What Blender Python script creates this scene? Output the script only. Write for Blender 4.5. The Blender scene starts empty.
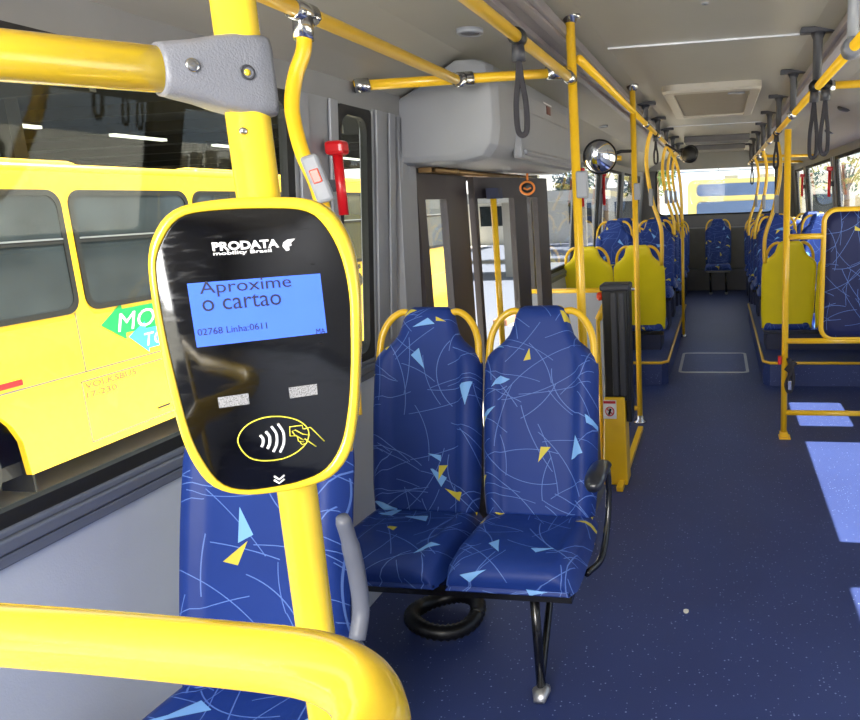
import bpy, math, random
from mathutils import Vector, Matrix
random.seed(7)
SC = bpy.context.scene
COL = SC.collection
# ------------------------------------------------------------ camera (the photo is the left part of a wider frame: a lens shift)
RC = ((0.98442, -0.000843, 0.175841), (0.171839, 0.216782, -0.960977), (-0.037309, 0.97622, 0.213549))
CAMH = 1.5
FPX, PPX, PPY = 727.0, 590.0, 360.0
cd = bpy.data.cameras.new('camera'); cam = bpy.data.objects.new('camera', cd); COL.objects.link(cam)
M4 = Matrix([[*RC[0], 0], [*RC[1], 0], [*RC[2], CAMH], [0, 0, 0, 1]])
cam.matrix_world = M4
cd.sensor_width = 36; cd.lens = FPX / 860 * 36; cd.shift_x = (430 - PPX) / 860; cd.shift_y = 0; cd.clip_start = .02; cd.clip_end = 300
SC.camera = cam
# ------------------------------------------------------------ world, sun, exposure
w = bpy.data.worlds.new('world'); SC.world = w; w.use_nodes = True
nt = w.node_tree; nt.nodes.clear()
wo = nt.nodes.new('ShaderNodeOutputWorld'); bg = nt.nodes.new('ShaderNodeBackground')
tc = nt.nodes.new('ShaderNodeTexCoord'); no = nt.nodes.new('ShaderNodeTexNoise'); no.inputs['Scale'].default_value = 3
cr = nt.nodes.new('ShaderNodeValToRGB'); cr.color_ramp.elements[0].position = .38; cr.color_ramp.elements[1].position = .6
cr.color_ramp.elements[0].color = (.55, .74, 1, 1); cr.color_ramp.elements[1].color = (.95, .97, 1, 1)
nt.links.new(tc.outputs['Generated'], no.inputs['Vector']); nt.links.new(no.outputs['Fac'], cr.inputs['Fac'])
nt.links.new(cr.outputs['Color'], bg.inputs['Color']); bg.inputs['Strength'].default_value = 1.5
nt.links.new(bg.outputs[0], wo.inputs[0])
sd = bpy.data.lights.new('sun', 'SUN'); sd.energy = 15.0; sd.angle = .009; sd.color = (1, .97, .9)
so = bpy.data.objects.new('sun', sd); COL.objects.link(so); so.location = (6, 3, 16)
so.rotation_euler = Vector((-.697, 0, -1.84)).to_track_quat('-Z', 'Y').to_euler()
ad = bpy.data.lights.new('windscreen_daylight', 'AREA'); ad.shape = 'RECTANGLE'; ad.size = 1.2; ad.size_y = .85; ad.energy = 85; ad.color = (1, .98, .95)  # added lamp brightening the near interior, for camera flash and windscreen light
ao = bpy.data.objects.new('windscreen_daylight', ad); COL.objects.link(ao); ao.location = (-.45, -1.3, 1.7)
ao.rotation_euler = Vector((.12, 1, -.14)).to_track_quat('-Z', 'Y').to_euler()
vs = SC.view_settings; SC.display_settings.display_device = 'sRGB'
vs.view_transform = 'Standard'; vs.look = 'None'; vs.gamma = 1; vs.use_curve_mapping = False; vs.exposure = 0.35

# ------------------------------------------------------------ pixel rays onto known planes
def ray(px, py):
    c = (px - PPX, PPY - py, -FPX)
    return [sum(RC[i][j] * c[j] for j in range(3)) for i in range(3)]
def onX(px, py, x): r = ray(px, py); t = x / r[0]; return Vector((x, r[1] * t, CAMH + r[2] * t))
def onY(px, py, y): r = ray(px, py); t = y / r[1]; return Vector((r[0] * t, y, CAMH + r[2] * t))
def onZ(px, py, z): r = ray(px, py); t = (z - CAMH) / r[2]; return Vector((r[0] * t, r[1] * t, z))

# ------------------------------------------------------------ materials
MATS = {}
def L(c):  # sRGB 0-255 to linear
    return tuple(((v / 255) / 12.92 if v / 255 <= .04045 else ((v / 255 + .055) / 1.055) ** 2.4) for v in c) + (1,)
def mat(name, col, rough=.5, metal=0, var=.06, bump=0, bscale=60, coat=0, spec=.5, emit=None, es=1, nscale=8):
    m = bpy.data.materials.new(name); m.use_nodes = True; t = m.node_tree; b = t.nodes['Principled BSDF']
    b.inputs['Roughness'].default_value = rough; b.inputs['Metallic'].default_value = metal
    b.inputs['Coat Weight'].default_value = coat; b.inputs['Coat Roughness'].default_value = .08; b.inputs['Specular IOR Level'].default_value = spec
    c = L(col)
    tcn = t.nodes.new('ShaderNodeTexCoord'); n = t.nodes.new('ShaderNodeTexNoise'); n.inputs['Scale'].default_value = nscale; n.inputs['Detail'].default_value = 4
    t.links.new(tcn.outputs['Object'], n.inputs['Vector'])
    mx = t.nodes.new('ShaderNodeMix'); mx.data_type = 'RGBA'
    mx.inputs[6].default_value = tuple(v * (1 - var) for v in c[:3]) + (1,); mx.inputs[7].default_value = tuple(min(1, v * (1 + var)) for v in c[:3]) + (1,)
    t.links.new(n.outputs['Fac'], mx.inputs[0]); t.links.new(mx.outputs[2], b.inputs['Base Color'])
    if bump:
        n2 = t.nodes.new('ShaderNodeTexNoise'); n2.inputs['Scale'].default_value = bscale; t.links.new(tcn.outputs['Object'], n2.inputs['Vector'])
        bp = t.nodes.new('ShaderNodeBump'); bp.inputs['Strength'].default_value = bump; bp.inputs['Distance'].default_value = .002
        t.links.new(n2.outputs['Fac'], bp.inputs['Height']); t.links.new(bp.outputs[0], b.inputs['Normal'])
    if emit: b.inputs['Emission Color'].default_value = L(emit); b.inputs['Emission Strength'].default_value = es
    MATS[name] = m; return m
def glass(name, tint=(1, 1, 1), boost=.0):
    m = bpy.data.materials.new(name); m.use_nodes = True; t = m.node_tree; t.nodes.clear()
    o = t.nodes.new('ShaderNodeOutputMaterial'); tr = t.nodes.new('ShaderNodeBsdfTransparent'); g = t.nodes.new('ShaderNodeBsdfGlossy')
    tr.inputs[0].default_value = (*tint, 1); g.inputs['Roughness'].default_value = .02
    f = t.nodes.new('ShaderNodeLayerWeight'); f.inputs[0].default_value = .5
    mx = t.nodes.new('ShaderNodeMixShader')
    pw = t.nodes.new('ShaderNodeMath'); pw.operation = 'POWER'; pw.inputs[1].default_value = 4.5; t.links.new(f.outputs['Facing'], pw.inputs[0])
    ma = t.nodes.new('ShaderNodeMath'); ma.operation = 'MULTIPLY_ADD'; ma.inputs[1].default_value = .45; ma.inputs[2].default_value = .018 + boost
    t.links.new(pw.outputs[0], ma.inputs[0]); t.links.new(ma.outputs[0], mx.inputs[0])
    t.links.new(tr.outputs[0], mx.inputs[1]); t.links.new(g.outputs[0], mx.inputs[2]); t.links.new(mx.outputs[0], o.inputs[0])
    MATS[name] = m; return m

Y1 = mat('yellow_gloss_near', (250, 212, 52), .24, var=.03, coat=.5)
YR = mat('yellow_rail', (242, 192, 34), .3, var=.06, coat=.3)
YP = mat('yellow_plastic', (250, 224, 20), .42, var=.06, bump=.1, bscale=300)
YB = mat('bus_yellow', (246, 196, 44), .35, var=.02, coat=.2)
CH = mat('chrome', (200, 200, 200), .18, 1, var=.1)
AL = mat('brushed_aluminium', (175, 176, 180), .38, .8, var=.12, bump=.1, bscale=120)
GP = mat('grey_plastic', (118, 120, 128), .42, var=.05, bump=.35, bscale=500)
GL = mat('light_grey_plastic', (142, 145, 152), .45, var=.05)
GD = mat('dark_grey_plastic', (58, 59, 66), .5, var=.08)
BK = mat('black_plastic', (16, 16, 18), .4, var=.2)
BM = mat('black_metal', (14, 14, 16), .25, var=.2, coat=.4)
RB = mat('black_rubber', (18, 18, 19), .7, var=.2, bump=.3)
WALLP = mat('wall_laminate', (190, 197, 212), .5, var=.04, bump=.15, bscale=250)
PIL = mat('pillar_grey', (140, 142, 148), .45, .15, var=.10)
TRIM = mat('sill_grey', (100, 106, 122), .45, var=.08)
CEIL = mat('ceiling_laminate', (154, 151, 142), .42, var=.05, bump=.1, bscale=30, nscale=2)
HEADL = mat('headliner_grey', (126, 126, 128), .5, var=.08)
CHAN = mat('channel_mauve', (140, 134, 138), .4, .2, var=.08)
CASE = mat('cover_box_grey', (142, 144, 149), .45, var=.03, bump=.2, bscale=400)
WH = mat('white_print', (235, 235, 235), .5, var=.02)
RED = mat('red_plastic', (200, 20, 28), .35, var=.08, coat=.2)
ORG = mat('orange_lamp', (225, 60, 12), .3, var=.05)
BRASS = mat('aged_brass', (150, 120, 80), .4, .7, var=.2)
WEB = mat('strap_webbing', (44, 42, 48), .8, var=.2, bump=.4, bscale=400)
BLU = mat('base_dark_blue', (34, 40, 70), .55, var=.1)
DKW = mat('rear_wall_grey', (112, 112, 118), .6, var=.1)
RIS = mat('riser_grey', (92, 92, 98), .6, var=.15)
WIN = glass('window_glass', (.93, .95, .90), .0)
WIN2 = glass('clear_glass', (.97, .98, .97), -.013)
CON = mat('bright_concrete', (214, 208, 196), .85, var=.08, bump=.3, bscale=6)
ASP = mat('asphalt', (92, 96, 108), .8, var=.15, bump=.3, bscale=40)
KERB = mat('kerb_brick', (176, 128, 104), .85, var=.15)
DARKG = mat('bus_dark_glass', (46, 52, 56), .12, var=.7, coat=.3, nscale=2.5)
UNDER = mat('underbody', (30, 30, 32), .7, var=.5, nscale=2)
TYRE = mat('tyre', (40, 40, 42), .8, var=.2)
HUB = mat('hub_grey', (150, 148, 140), .6, var=.15)
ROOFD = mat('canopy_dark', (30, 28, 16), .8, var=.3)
LEAF = mat('leaf_green', (92, 118, 60), .6, var=.35, nscale=1)
LEAFD = mat('leaf_dark_green', (62, 84, 42), .6, var=.35, nscale=1)
BARK = mat('bark', (110, 92, 74), .9, var=.3)
HOUSE = mat('pale_render', (214, 210, 200), .8, var=.06)
CONC2 = mat('shelter_concrete', (150, 148, 142), .8, var=.1)
SCR = mat('screen_blue', (64, 100, 210), .25, var=.1, emit=(64, 104, 225), es=.55, nscale=30)
GLYPH = mat('screen_ink', (28, 30, 60), .5, var=.02)
GRN = mat('sign_green', (10, 160, 80), .4, var=.02)
LBL = mat('sign_light_blue', (60, 170, 235), .4, var=.02)
FADED = mat('faded_print', (130, 104, 60), .6, var=.02)
LAMPM = mat('lamp_strip', (240, 240, 235), .4, emit=(250, 250, 240), es=1.2)
MIRR = mat('mirror', (225, 228, 232), .03, 1, var=.0)
YLINE = mat('yellow_print', (225, 215, 70), .5, var=.02)
PAPER = mat('paper_scrap', (225, 222, 210), .8, var=.05)

def face_black():
    m = mat('validator_black', (8, 8, 10), .09, var=.3, coat=.6)
    t = m.node_tree; b = t.nodes['Principled BSDF']
    tcn = t.nodes.new('ShaderNodeTexCoord'); mp = t.nodes.new('ShaderNodeMapping'); mp.inputs['Scale'].default_value = (30, 1, 140); mp.inputs['Rotation'].default_value = (0, .5, 0)
    n = t.nodes.new('ShaderNodeTexNoise'); n.inputs['Scale'].default_value = 1.2; n.inputs['Detail'].default_value = 6
    r = t.nodes.new('ShaderNodeMapRange'); r.inputs[1].default_value = .5; r.inputs[2].default_value = .8; r.inputs[3].default_value = .07; r.inputs[4].default_value = .35
    t.links.new(tcn.outputs['Object'], mp.inputs[0]); t.links.new(mp.outputs[0], n.inputs['Vector']); t.links.new(n.outputs['Fac'], r.inputs[0]); t.links.new(r.outputs[0], b.inputs['Roughness'])
    return m
VBK = face_black()

def label_mat():
    m = mat('label_silver', (190, 190, 190), .5); t = m.node_tree; b = t.nodes['Principled BSDF']
    tcn = t.nodes.new('ShaderNodeTexCoord'); v = t.nodes.new('ShaderNodeTexNoise'); v.inputs['Scale'].default_value = 900
    r = t.nodes.new('ShaderNodeValToRGB'); r.color_ramp.elements[0].position = .42; r.color_ramp.elements[1].position = .5
    r.color_ramp.elements[0].color = L((84, 84, 86)); r.color_ramp.elements[1].color = L((150, 150, 152))
    t.links.new(tcn.outputs['Object'], v.inputs['Vector']); t.links.new(v.outputs['Fac'], r.inputs['Fac']); t.links.new(r.outputs[0], b.inputs['Base Color'])
    return m
LABM = label_mat()

def floor_mat():
    m = mat('floor_vinyl', (40, 50, 100), .5); t = m.node_tree; b = t.nodes['Principled BSDF']
    tcn = t.nodes.new('ShaderNodeTexCoord')
    v = t.nodes.new('ShaderNodeTexVoronoi'); v.inputs['Scale'].default_value = 75
    t.links.new(tcn.outputs['Object'], v.inputs['Vector'])
    sep = t.nodes.new('ShaderNodeSeparateColor'); t.links.new(v.outputs['Color'], sep.inputs[0])
    rad = t.nodes.new('ShaderNodeMapRange'); rad.inputs[1].default_value = .4; rad.inputs[2].default_value = 1; rad.inputs[3].default_value = 0.0; rad.inputs[4].default_value = .22
    t.links.new(sep.outputs[0], rad.inputs[0])
    lt = t.nodes.new('ShaderNodeMath'); lt.operation = 'LESS_THAN'; t.links.new(v.outputs['Distance'], lt.inputs[0]); t.links.new(rad.outputs[0], lt.inputs[1])
    n = t.nodes.new('ShaderNodeTexNoise'); n.inputs['Scale'].default_value = 2.2; n.inputs['Detail'].default_value = 6; t.links.new(tcn.outputs['Object'], n.inputs['Vector'])
    base = t.nodes.new('ShaderNodeMix'); base.data_type = 'RGBA'; base.inputs[6].default_value = L((38, 51, 101)); base.inputs[7].default_value = L((51, 67, 122))
    t.links.new(n.outputs['Fac'], base.inputs[0])
    mx = t.nodes.new('ShaderNodeMix'); mx.data_type = 'RGBA'; mx.inputs[7].default_value = L((140, 156, 196))
    t.links.new(lt.outputs[0], mx.inputs[0]); t.links.new(base.outputs[2], mx.inputs[6]); t.links.new(mx.outputs[2], b.inputs['Base Color'])
    n2 = t.nodes.new('ShaderNodeTexNoise'); n2.inputs['Scale'].default_value = 400; t.links.new(tcn.outputs['Object'], n2.inputs['Vector'])
    bp = t.nodes.new('ShaderNodeBump'); bp.inputs['Strength'].default_value = .3; bp.inputs['Distance'].default_value = .002
    t.links.new(n2.outputs['Fac'], bp.inputs['Height']); t.links.new(bp.outputs[0], b.inputs['Normal'])
    return m
FLOOR = floor_mat()

def fabric(mname, c0, c1, ty_, tb_):
    m = bpy.data.materials.new(mname); m.use_nodes = True; t = m.node_tree; b = t.nodes['Principled BSDF']
    N = t.nodes.new; K = t.links.new
    b.inputs['Roughness'].default_value = .5; b.inputs['Specular IOR Level'].default_value = .3
    tcn = N('ShaderNodeTexCoord'); oi = N('ShaderNodeObjectInfo'); sx = N('ShaderNodeSeparateXYZ'); K(tcn.outputs['Object'], sx.inputs[0])
    def ma(op, a, b_=None, c=None):
        n = N('ShaderNodeMath'); n.operation = op
        for i, v in enumerate((a, b_, c)):
            if v is None: continue
            if isinstance(v, (int, float)): n.inputs[i].default_value = v
            else: K(v, n.inputs[i])
        return n.outputs[0]
    vv = ma('ADD', sx.outputs[2], sx.outputs[1]); rnd = ma('MULTIPLY', oi.outputs['Random'], 37.0)
    cb = N('ShaderNodeCombineXYZ'); K(ma('ADD', sx.outputs[0], rnd), cb.inputs[0]); K(ma('ADD', vv, rnd), cb.inputs[1])
    P = cb.outputs[0]
    acc = None
    for i, (sc, rr, wd) in enumerate(((3.4, .5, .005), (4.3, .9, .006), (4.2, 2.2, .006), (6.0, 1.6, .007), (4.8, 3.0, .006), (3.8, 1.3, .005))):
        mp = N('ShaderNodeMapping'); mp.inputs['Rotation'].default_value = (0, 0, i * 1.07 + .3); mp.inputs['Location'].default_value = (i * 3.3, i * 1.7, 0); mp.inputs['Scale'].default_value = (sc, sc, sc)
        K(P, mp.inputs[0])
        vo = N('ShaderNodeTexVoronoi'); vo.voronoi_dimensions = '2D'; vo.inputs['Scale'].default_value = 1; K(mp.outputs[0], vo.inputs['Vector'])
        lo = N('ShaderNodeVectorMath'); lo.operation = 'SUBTRACT'; K(mp.outputs[0], lo.inputs[0]); K(vo.outputs['Position'], lo.inputs[1])
        of = N('ShaderNodeVectorMath'); of.operation = 'SUBTRACT'; K(vo.outputs['Color'], of.inputs[0]); of.inputs[1].default_value = (.5, .5, .5)
        nr = N('ShaderNodeVectorMath'); nr.operation = 'MULTIPLY'; K(of.outputs[0], nr.inputs[0]); nr.inputs[1].default_value = (1, 1, 0)
        nn = N('ShaderNodeVectorMath'); nn.operation = 'NORMALIZE'; K(nr.outputs[0], nn.inputs[0])
        ce = N('ShaderNodeVectorMath'); ce.operation = 'SCALE'; K(nn.outputs[0], ce.inputs[0]); ce.inputs['Scale'].default_value = rr * 1.5
        df = N('ShaderNodeVectorMath'); df.operation = 'SUBTRACT'; K(lo.outputs[0], df.inputs[0]); K(ce.outputs[0], df.inputs[1])
        fl = N('ShaderNodeVectorMath'); fl.operation = 'MULTIPLY'; K(df.outputs[0], fl.inputs[0]); fl.inputs[1].default_value = (1, 1, 0)
        ln = N('ShaderNodeVectorMath'); ln.operation = 'LENGTH'; K(fl.outputs[0], ln.inputs[0])
        d = ma('ABSOLUTE', ma('SUBTRACT', ln.outputs['Value'], rr * 1.5))
        hit = ma('LESS_THAN', d, wd)
        acc = hit if acc is None else ma('MAXIMUM', acc, hit)
    # small kites and triangles
    def tris(sc, ox, thr):
        mp = N('ShaderNodeMapping'); mp.inputs['Location'].default_value = (ox, ox * .37, 0); mp.inputs['Scale'].default_value = (sc, sc, sc); K(P, mp.inputs[0])
        vo = N('ShaderNodeTexVoronoi'); vo.voronoi_dimensions = '2D'; vo.inputs['Scale'].default_value = 1; vo.inputs['Randomness'].default_value = .8; K(mp.outputs[0], vo.inputs['Vector'])
        lo = N('ShaderNodeVectorMath'); lo.operation = 'SUBTRACT'; K(mp.outputs[0], lo.inputs[0]); K(vo.outputs['Position'], lo.inputs[1])
        sc_ = N('ShaderNodeSeparateColor'); K(vo.outputs['Color'], sc_.inputs[0])
        ro = N('ShaderNodeVectorRotate'); ro.rotation_type = 'Z_AXIS'; K(lo.outputs[0], ro.inputs['Vector']); K(ma('MULTIPLY', sc_.outputs[0], 6.28), ro.inputs['Angle'])
        s2 = N('ShaderNodeSeparateXYZ'); K(ro.outputs[0], s2.inputs[0])
        x, y = s2.outputs[0], s2.outputs[1]
        a = ma('MAXIMUM', ma('MULTIPLY', y, -1.0), ma('ADD', ma('MULTIPLY', x, .9), ma('MULTIPLY', y, .6)))
        a = ma('MAXIMUM', a, ma('ADD', ma('MULTIPLY', x, -.45), ma('MULTIPLY', y, .9)))
        sz = ma('MULTIPLY_ADD', sc_.outputs[1], .06, .05)
        hit = ma('MULTIPLY', ma('LESS_THAN', a, sz), ma('GREATER_THAN', sc_.outputs[2], thr))
        return hit, sc_.outputs[1]
    ty, _ = tris(7.0, 2.1, ty_); tb, _ = tris(5.6, 7.7, tb_)
    no = N('ShaderNodeTexNoise'); no.inputs['Scale'].default_value = 3; K(P, no.inputs['Vector'])
    base = N('ShaderNodeMix'); base.data_type = 'RGBA'; base.inputs[6].default_value = L(c0); base.inputs[7].default_value = L(c1); K(no.outputs['Fac'], base.inputs[0])
    m1 = N('ShaderNodeMix'); m1.data_type = 'RGBA'; m1.inputs[7].default_value = L((104, 136, 208)); K(ma('MULTIPLY', acc, .75), m1.inputs[0]); K(base.outputs[2], m1.inputs[6])
    m2 = N('ShaderNodeMix'); m2.data_type = 'RGBA'; m2.inputs[7].default_value = L((128, 180, 236)); K(tb, m2.inputs[0]); K(m1.outputs[2], m2.inputs[6])
    m3 = N('ShaderNodeMix'); m3.data_type = 'RGBA'; m3.inputs[7].default_value = L((214, 196, 70)); K(ty, m3.inputs[0]); K(m2.outputs[2], m3.inputs[6])
    K(m3.outputs[2], b.inputs['Base Color'])
    n3 = N('ShaderNodeTexNoise'); n3.inputs['Scale'].default_value = 9; K(tcn.outputs['Object'], n3.inputs['Vector'])
    bp = N('ShaderNodeBump'); bp.inputs['Strength'].default_value = .25; bp.inputs['Distance'].default_value = .01; K(n3.outputs['Fac'], bp.inputs['Height']); K(bp.outputs[0], b.inputs['Normal'])
    return m
FAB = fabric('seat_fabric', (24, 48, 118), (32, 62, 138), .66, .62)
FABP = fabric('panel_fabric', (24, 30, 72), (30, 38, 86), .97, .7)  # darker copy of the seat fabric, the panel's shade put into its colour

# ------------------------------------------------------------ mesh builder
def catmull(pts, n=8, closed=False):
    P = [Vector(p) for p in pts]; out = []; m = len(P)
    rng = range(m) if closed else range(m - 1)
    for i in rng:
        p0 = P[(i - 1) % m] if (closed or i > 0) else P[0] * 2 - P[1]
        p1 = P[i]; p2 = P[(i + 1) % m]
        p3 = P[(i + 2) % m] if (closed or i + 2 < m) else P[-1] * 2 - P[-2]
        for k in range(n):
            t = k / n
            out.append(.5 * ((2 * p1) + (p2 - p0) * t + (2 * p0 - 5 * p1 + 4 * p2 - p3) * t * t + (3 * p1 - p0 - 3 * p2 + p3) * t ** 3))
    if not closed: out.append(P[-1])
    return out
class MB:
    def __init__(s): s.v = []; s.f = []; s.sm = []
    def add(s, vs_, fs, smooth=True):
        o = len(s.v); s.v += [Vector(p) for p in vs_]
        for f in fs: s.f.append([o + i for i in f]); s.sm.append(smooth)
        return s
    def box(s, x0, x1, y0, y1, z0, z1):
        vs_ = [(x, y, z) for x in (x0, x1) for y in (y0, y1) for z in (z0, z1)]
        return s.add(vs_, [(0, 1, 3, 2), (4, 6, 7, 5), (0, 4, 5, 1), (2, 3, 7, 6), (0, 2, 6, 4), (1, 5, 7, 3)], False)
    def hexa(s, a, b): # two quads (4 pts each)
        return s.add(list(a) + list(b), [(3, 2, 1, 0), (4, 5, 6, 7), (0, 1, 5, 4), (1, 2, 6, 5), (2, 3, 7, 6), (3, 0, 4, 7)], False)
    def rings(s, rings, closed=True, cap=True, smooth=True):
        n = len(rings[0]); vs_ = [p for r in rings for p in r]; fs = []
        for i in range(len(rings) - 1):
            for j in range(n if closed else n - 1):
                k = (j + 1) % n; fs.append((i * n + j, i * n + k, (i + 1) * n + k, (i + 1) * n + j))
        if cap: fs.append(tuple(reversed(range(n)))); fs.append(tuple((len(rings) - 1) * n + j for j in range(n)))
        return s.add(vs_, fs, smooth)
    def tube(s, pts, r, seg=16, closed=False, flat=None):
        P = [Vector(p) for p in pts]; n = len(P); T = []
        for i in range(n):
            a = P[i - 1] if (i > 0 or closed) else P[i]; b = P[(i + 1) % n] if (i < n - 1 or closed) else P[i]
            T.append((b - a).normalized())
        up = Vector((0, 0, 1)) if abs(T[0].z) < .9 else Vector((0, 1, 0))
        u = (up - T[0] * up.dot(T[0])).normalized(); R = []
        for i in range(n):
            u = (u - T[i] * u.dot(T[i])).normalized(); v = T[i].cross(u)
            rr = r[i] if isinstance(r, (list, tuple)) else r
            ru, rv = (rr, rr) if flat is None else (rr * flat[0], rr * flat[1])
            R.append([P[i] + u * math.cos(a) * ru + v * math.sin(a) * rv for a in (2 * math.pi * k / seg for k in range(seg))])
        if closed: R.append(R[0])
        return s.rings(R, cap=not closed)
    def cyl(s, a, b, r, seg=20): return s.tube([a, b], r, seg)
    def disc_lathe(s, c, axis, prof, seg=32): # prof: list of (r, h) along axis
        ax = Vector(axis).normalized(); u = (Vector((0, 0, 1)) if abs(ax.z) < .9 else Vector((1, 0, 0))); u = (u - ax * u.dot(ax)).normalized(); v = ax.cross(u); c = Vector(c)
        return s.rings([[c + ax * h + (u * math.cos(t) + v * math.sin(t)) * r for t in (2 * math.pi * k / seg for k in range(seg))] for r, h in prof])
    def prism(s, poly, f0, f1, smooth=False): # poly of 2D pts, f0/f1 map (a,b)->3D
        return s.rings([[f0(*p) for p in poly], [f1(*p) for p in poly]], smooth=smooth)
MW = {}  # world matrices of parents
def finish(o, parent):
    COL.objects.link(o)
    if parent: o.parent = parent
def obj(name, mb, m, parent=None, world=True, bevel=0, bseg=2, auto=None):
    vs_ = [v.copy() for v in mb.v]
    if parent is not None and world:
        inv = MW[parent.name].inverted(); vs_ = [inv @ v for v in vs_]
    loc = Vector((0, 0, 0))
    if parent is None:
        xs = [v.x for v in vs_]; ys = [v.y for v in vs_]; zs = [v.z for v in vs_]
        loc = Vector(((min(xs) + max(xs)) / 2, (min(ys) + max(ys)) / 2, min(zs))); vs_ = [v - loc for v in vs_]
    me = bpy.data.meshes.new(name); me.from_pydata(vs_, [], mb.f)
    for p, sm in zip(me.polygons, mb.sm): p.use_smooth = sm
    import bmesh
    bm = bmesh.new(); bm.from_mesh(me); bmesh.ops.recalc_face_normals(bm, faces=bm.faces)
    if bevel: bmesh.ops.bevel(bm, geom=list(bm.edges), offset=bevel, segments=bseg, affect='EDGES', profile=.5, clamp_overlap=True)
    bm.to_mesh(me); bm.free(); me.update()
    me.materials.append(m)
    o = bpy.data.objects.new(name, me); o.location = loc; finish(o, parent)
    par = MW[parent.name] if parent is not None else Matrix()
    MW[o.name] = par @ Matrix.Translation(loc)
    return o
def tag(o, label=None, cat=None, group=None, kind=None):
    if label: o['label'] = label
    if cat: o['category'] = cat
    if group: o['group'] = group
    if kind: o['kind'] = kind
    return o
def thing(name, label, cat, loc=(0, 0, 0), rz=0, group=None):
    o = bpy.data.objects.new(name, None); COL.objects.link(o); o.empty_display_size = .05
    o.location = loc; o.rotation_euler = (0, 0, rz); MW[o.name] = Matrix.Translation(Vector(loc)) @ Matrix.Rotation(rz, 4, 'Z')
    return tag(o, label, cat, group)
def struct(name, mb, m, parent=None, bevel=0):
    o = obj(name, mb, m, parent, bevel=bevel)
    if parent is None: o['kind'] = 'structure'
    return o
def dup(root, loc, rz=None, label=None, group=None):
    r = root.copy(); COL.objects.link(r); r.location = loc
    if rz is not None: r.rotation_euler = (0, 0, rz)
    if label: r['label'] = label
    if group: r['group'] = group
    def kids(a, b):
        for ch in [c for c in KIDS(a)]:
            c = ch.copy(); COL.objects.link(c); c.parent = b; kids(ch, c)
    kids(root, r); MW[r.name] = Matrix.Translation(Vector(loc)) @ Matrix.Rotation(r.rotation_euler.z, 4, 'Z')
    return r
def KIDS(a): return [o for o in bpy.data.objects if o.parent == a]
def text_mb(s, x0, x1, z0, z1, fmap, depth=.0, shear=0, bold=0):
    cu = bpy.data.curves.new('t', 'FONT'); cu.body = s; cu.resolution_u = 3; cu.shear = shear; cu.offset = bold; cu.extrude = 0
    o = bpy.data.objects.new('t', cu); COL.objects.link(o)
    dg = bpy.context.evaluated_depsgraph_get(); me = bpy.data.meshes.new_from_object(o.evaluated_get(dg))
    vs_ = [v.co.copy() for v in me.vertices]; fs = [tuple(p.vertices) for p in me.polygons]
    bpy.data.objects.remove(o); bpy.data.curves.remove(cu); bpy.data.meshes.remove(me)
    ax, bx = min(v.x for v in vs_), max(v.x for v in vs_); ay, by = min(v.y for v in vs_), max(v.y for v in vs_)
    mb = MB(); mb.add([fmap(x0 + (v.x - ax) / (bx - ax) * (x1 - x0), z0 + (v.y - ay) / (by - ay) * (z1 - z0)) for v in vs_], fs, False)
    return mb
def rrect(x0, x1, z0, z1, r, n=6):
    out = []
    for cx, cz, a0 in ((x1 - r, z1 - r, 0), (x0 + r, z1 - r, 90), (x0 + r, z0 + r, 180), (x1 - r, z0 + r, 270)):
        for k in range(n + 1):
            a = math.radians(a0 + 90 * k / n); out.append((cx + r * math.cos(a), cz + r * math.sin(a)))
    return out

# ============================================================ SETTING
YF, YE = -1.7, 12.5
def wx(side, z):  # inner face of a side wall, leaning inwards above the sill
    b = 1.33 if side < 0 else 1.23
    return side * (b if z < .95 else b - (z - .95) * .09)
def wall_piece(mb, side, y0, y1, z0, z1, t=.05, off=0.0):
    a = [Vector((wx(side, z0) - side * off, y0, z0)), Vector((wx(side, z0) - side * off, y1, z0)), Vector((wx(side, z1) - side * off, y1, z1)), Vector((wx(side, z1) - side * off, y0, z1))]
    b = [v + Vector((side * t, 0, 0)) for v in a]
    mb.hexa(a, b)
# floor
fl = MB(); fl.box(-.6, 1.28, YF, YE, -.06, 0); fl.box(-1.38, -.6, YF, 3.05, -.06, 0); fl.box(-1.38, -.6, 4.75, YE, -.06, 0)
o = struct('floor', fl, FLOOR)
st = MB(); st.box(-1.38, -.6, 3.05, 4.75, -.36, -.3); st.box(-.6, -.56, 3.05, 4.75, -.3, -.06); st.box(-1.38, -.6, 3.01, 3.05, -.3, -.06); st.box(-1.38, -.6, 4.75, 4.79, -.3, -.06)
tag(obj('door_step', st, ASP), kind='structure')
o.name = 'floor'
# lower walls
LOW = {-1: [(YF, 2.985), (5.03, YE)], 1: [(YF, YE)]}
for side, nm in ((-1, 'wall_left'), (1, 'wall_right')):
    mb = MB()
    for a, b in LOW[side]: wall_piece(mb, side, a, b, 0, .868)
    struct(nm, mb, WALLP)
    mb = MB()
    for a, b in LOW[side]: wall_piece(mb, side, a, b, 1.85, 1.93)
    wall_piece(mb, side, 2.985, 5.03, 1.80, 1.93)
    hd = struct('trim_%d' % (1 if side < 0 else 2), mb, HEADL)
    mb = MB()
    for a, b in LOW[side]:
        wall_piece(mb, side, a, b, .868, .892, off=.014, t=.06); wall_piece(mb, side, a, b, .896, .922, off=.020, t=.07); wall_piece(mb, side, a, b, .922, .937, off=.010, t=.06)
    struct('trim_%d' % (3 if side < 0 else 4), mb, TRIM, bevel=.004)
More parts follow.
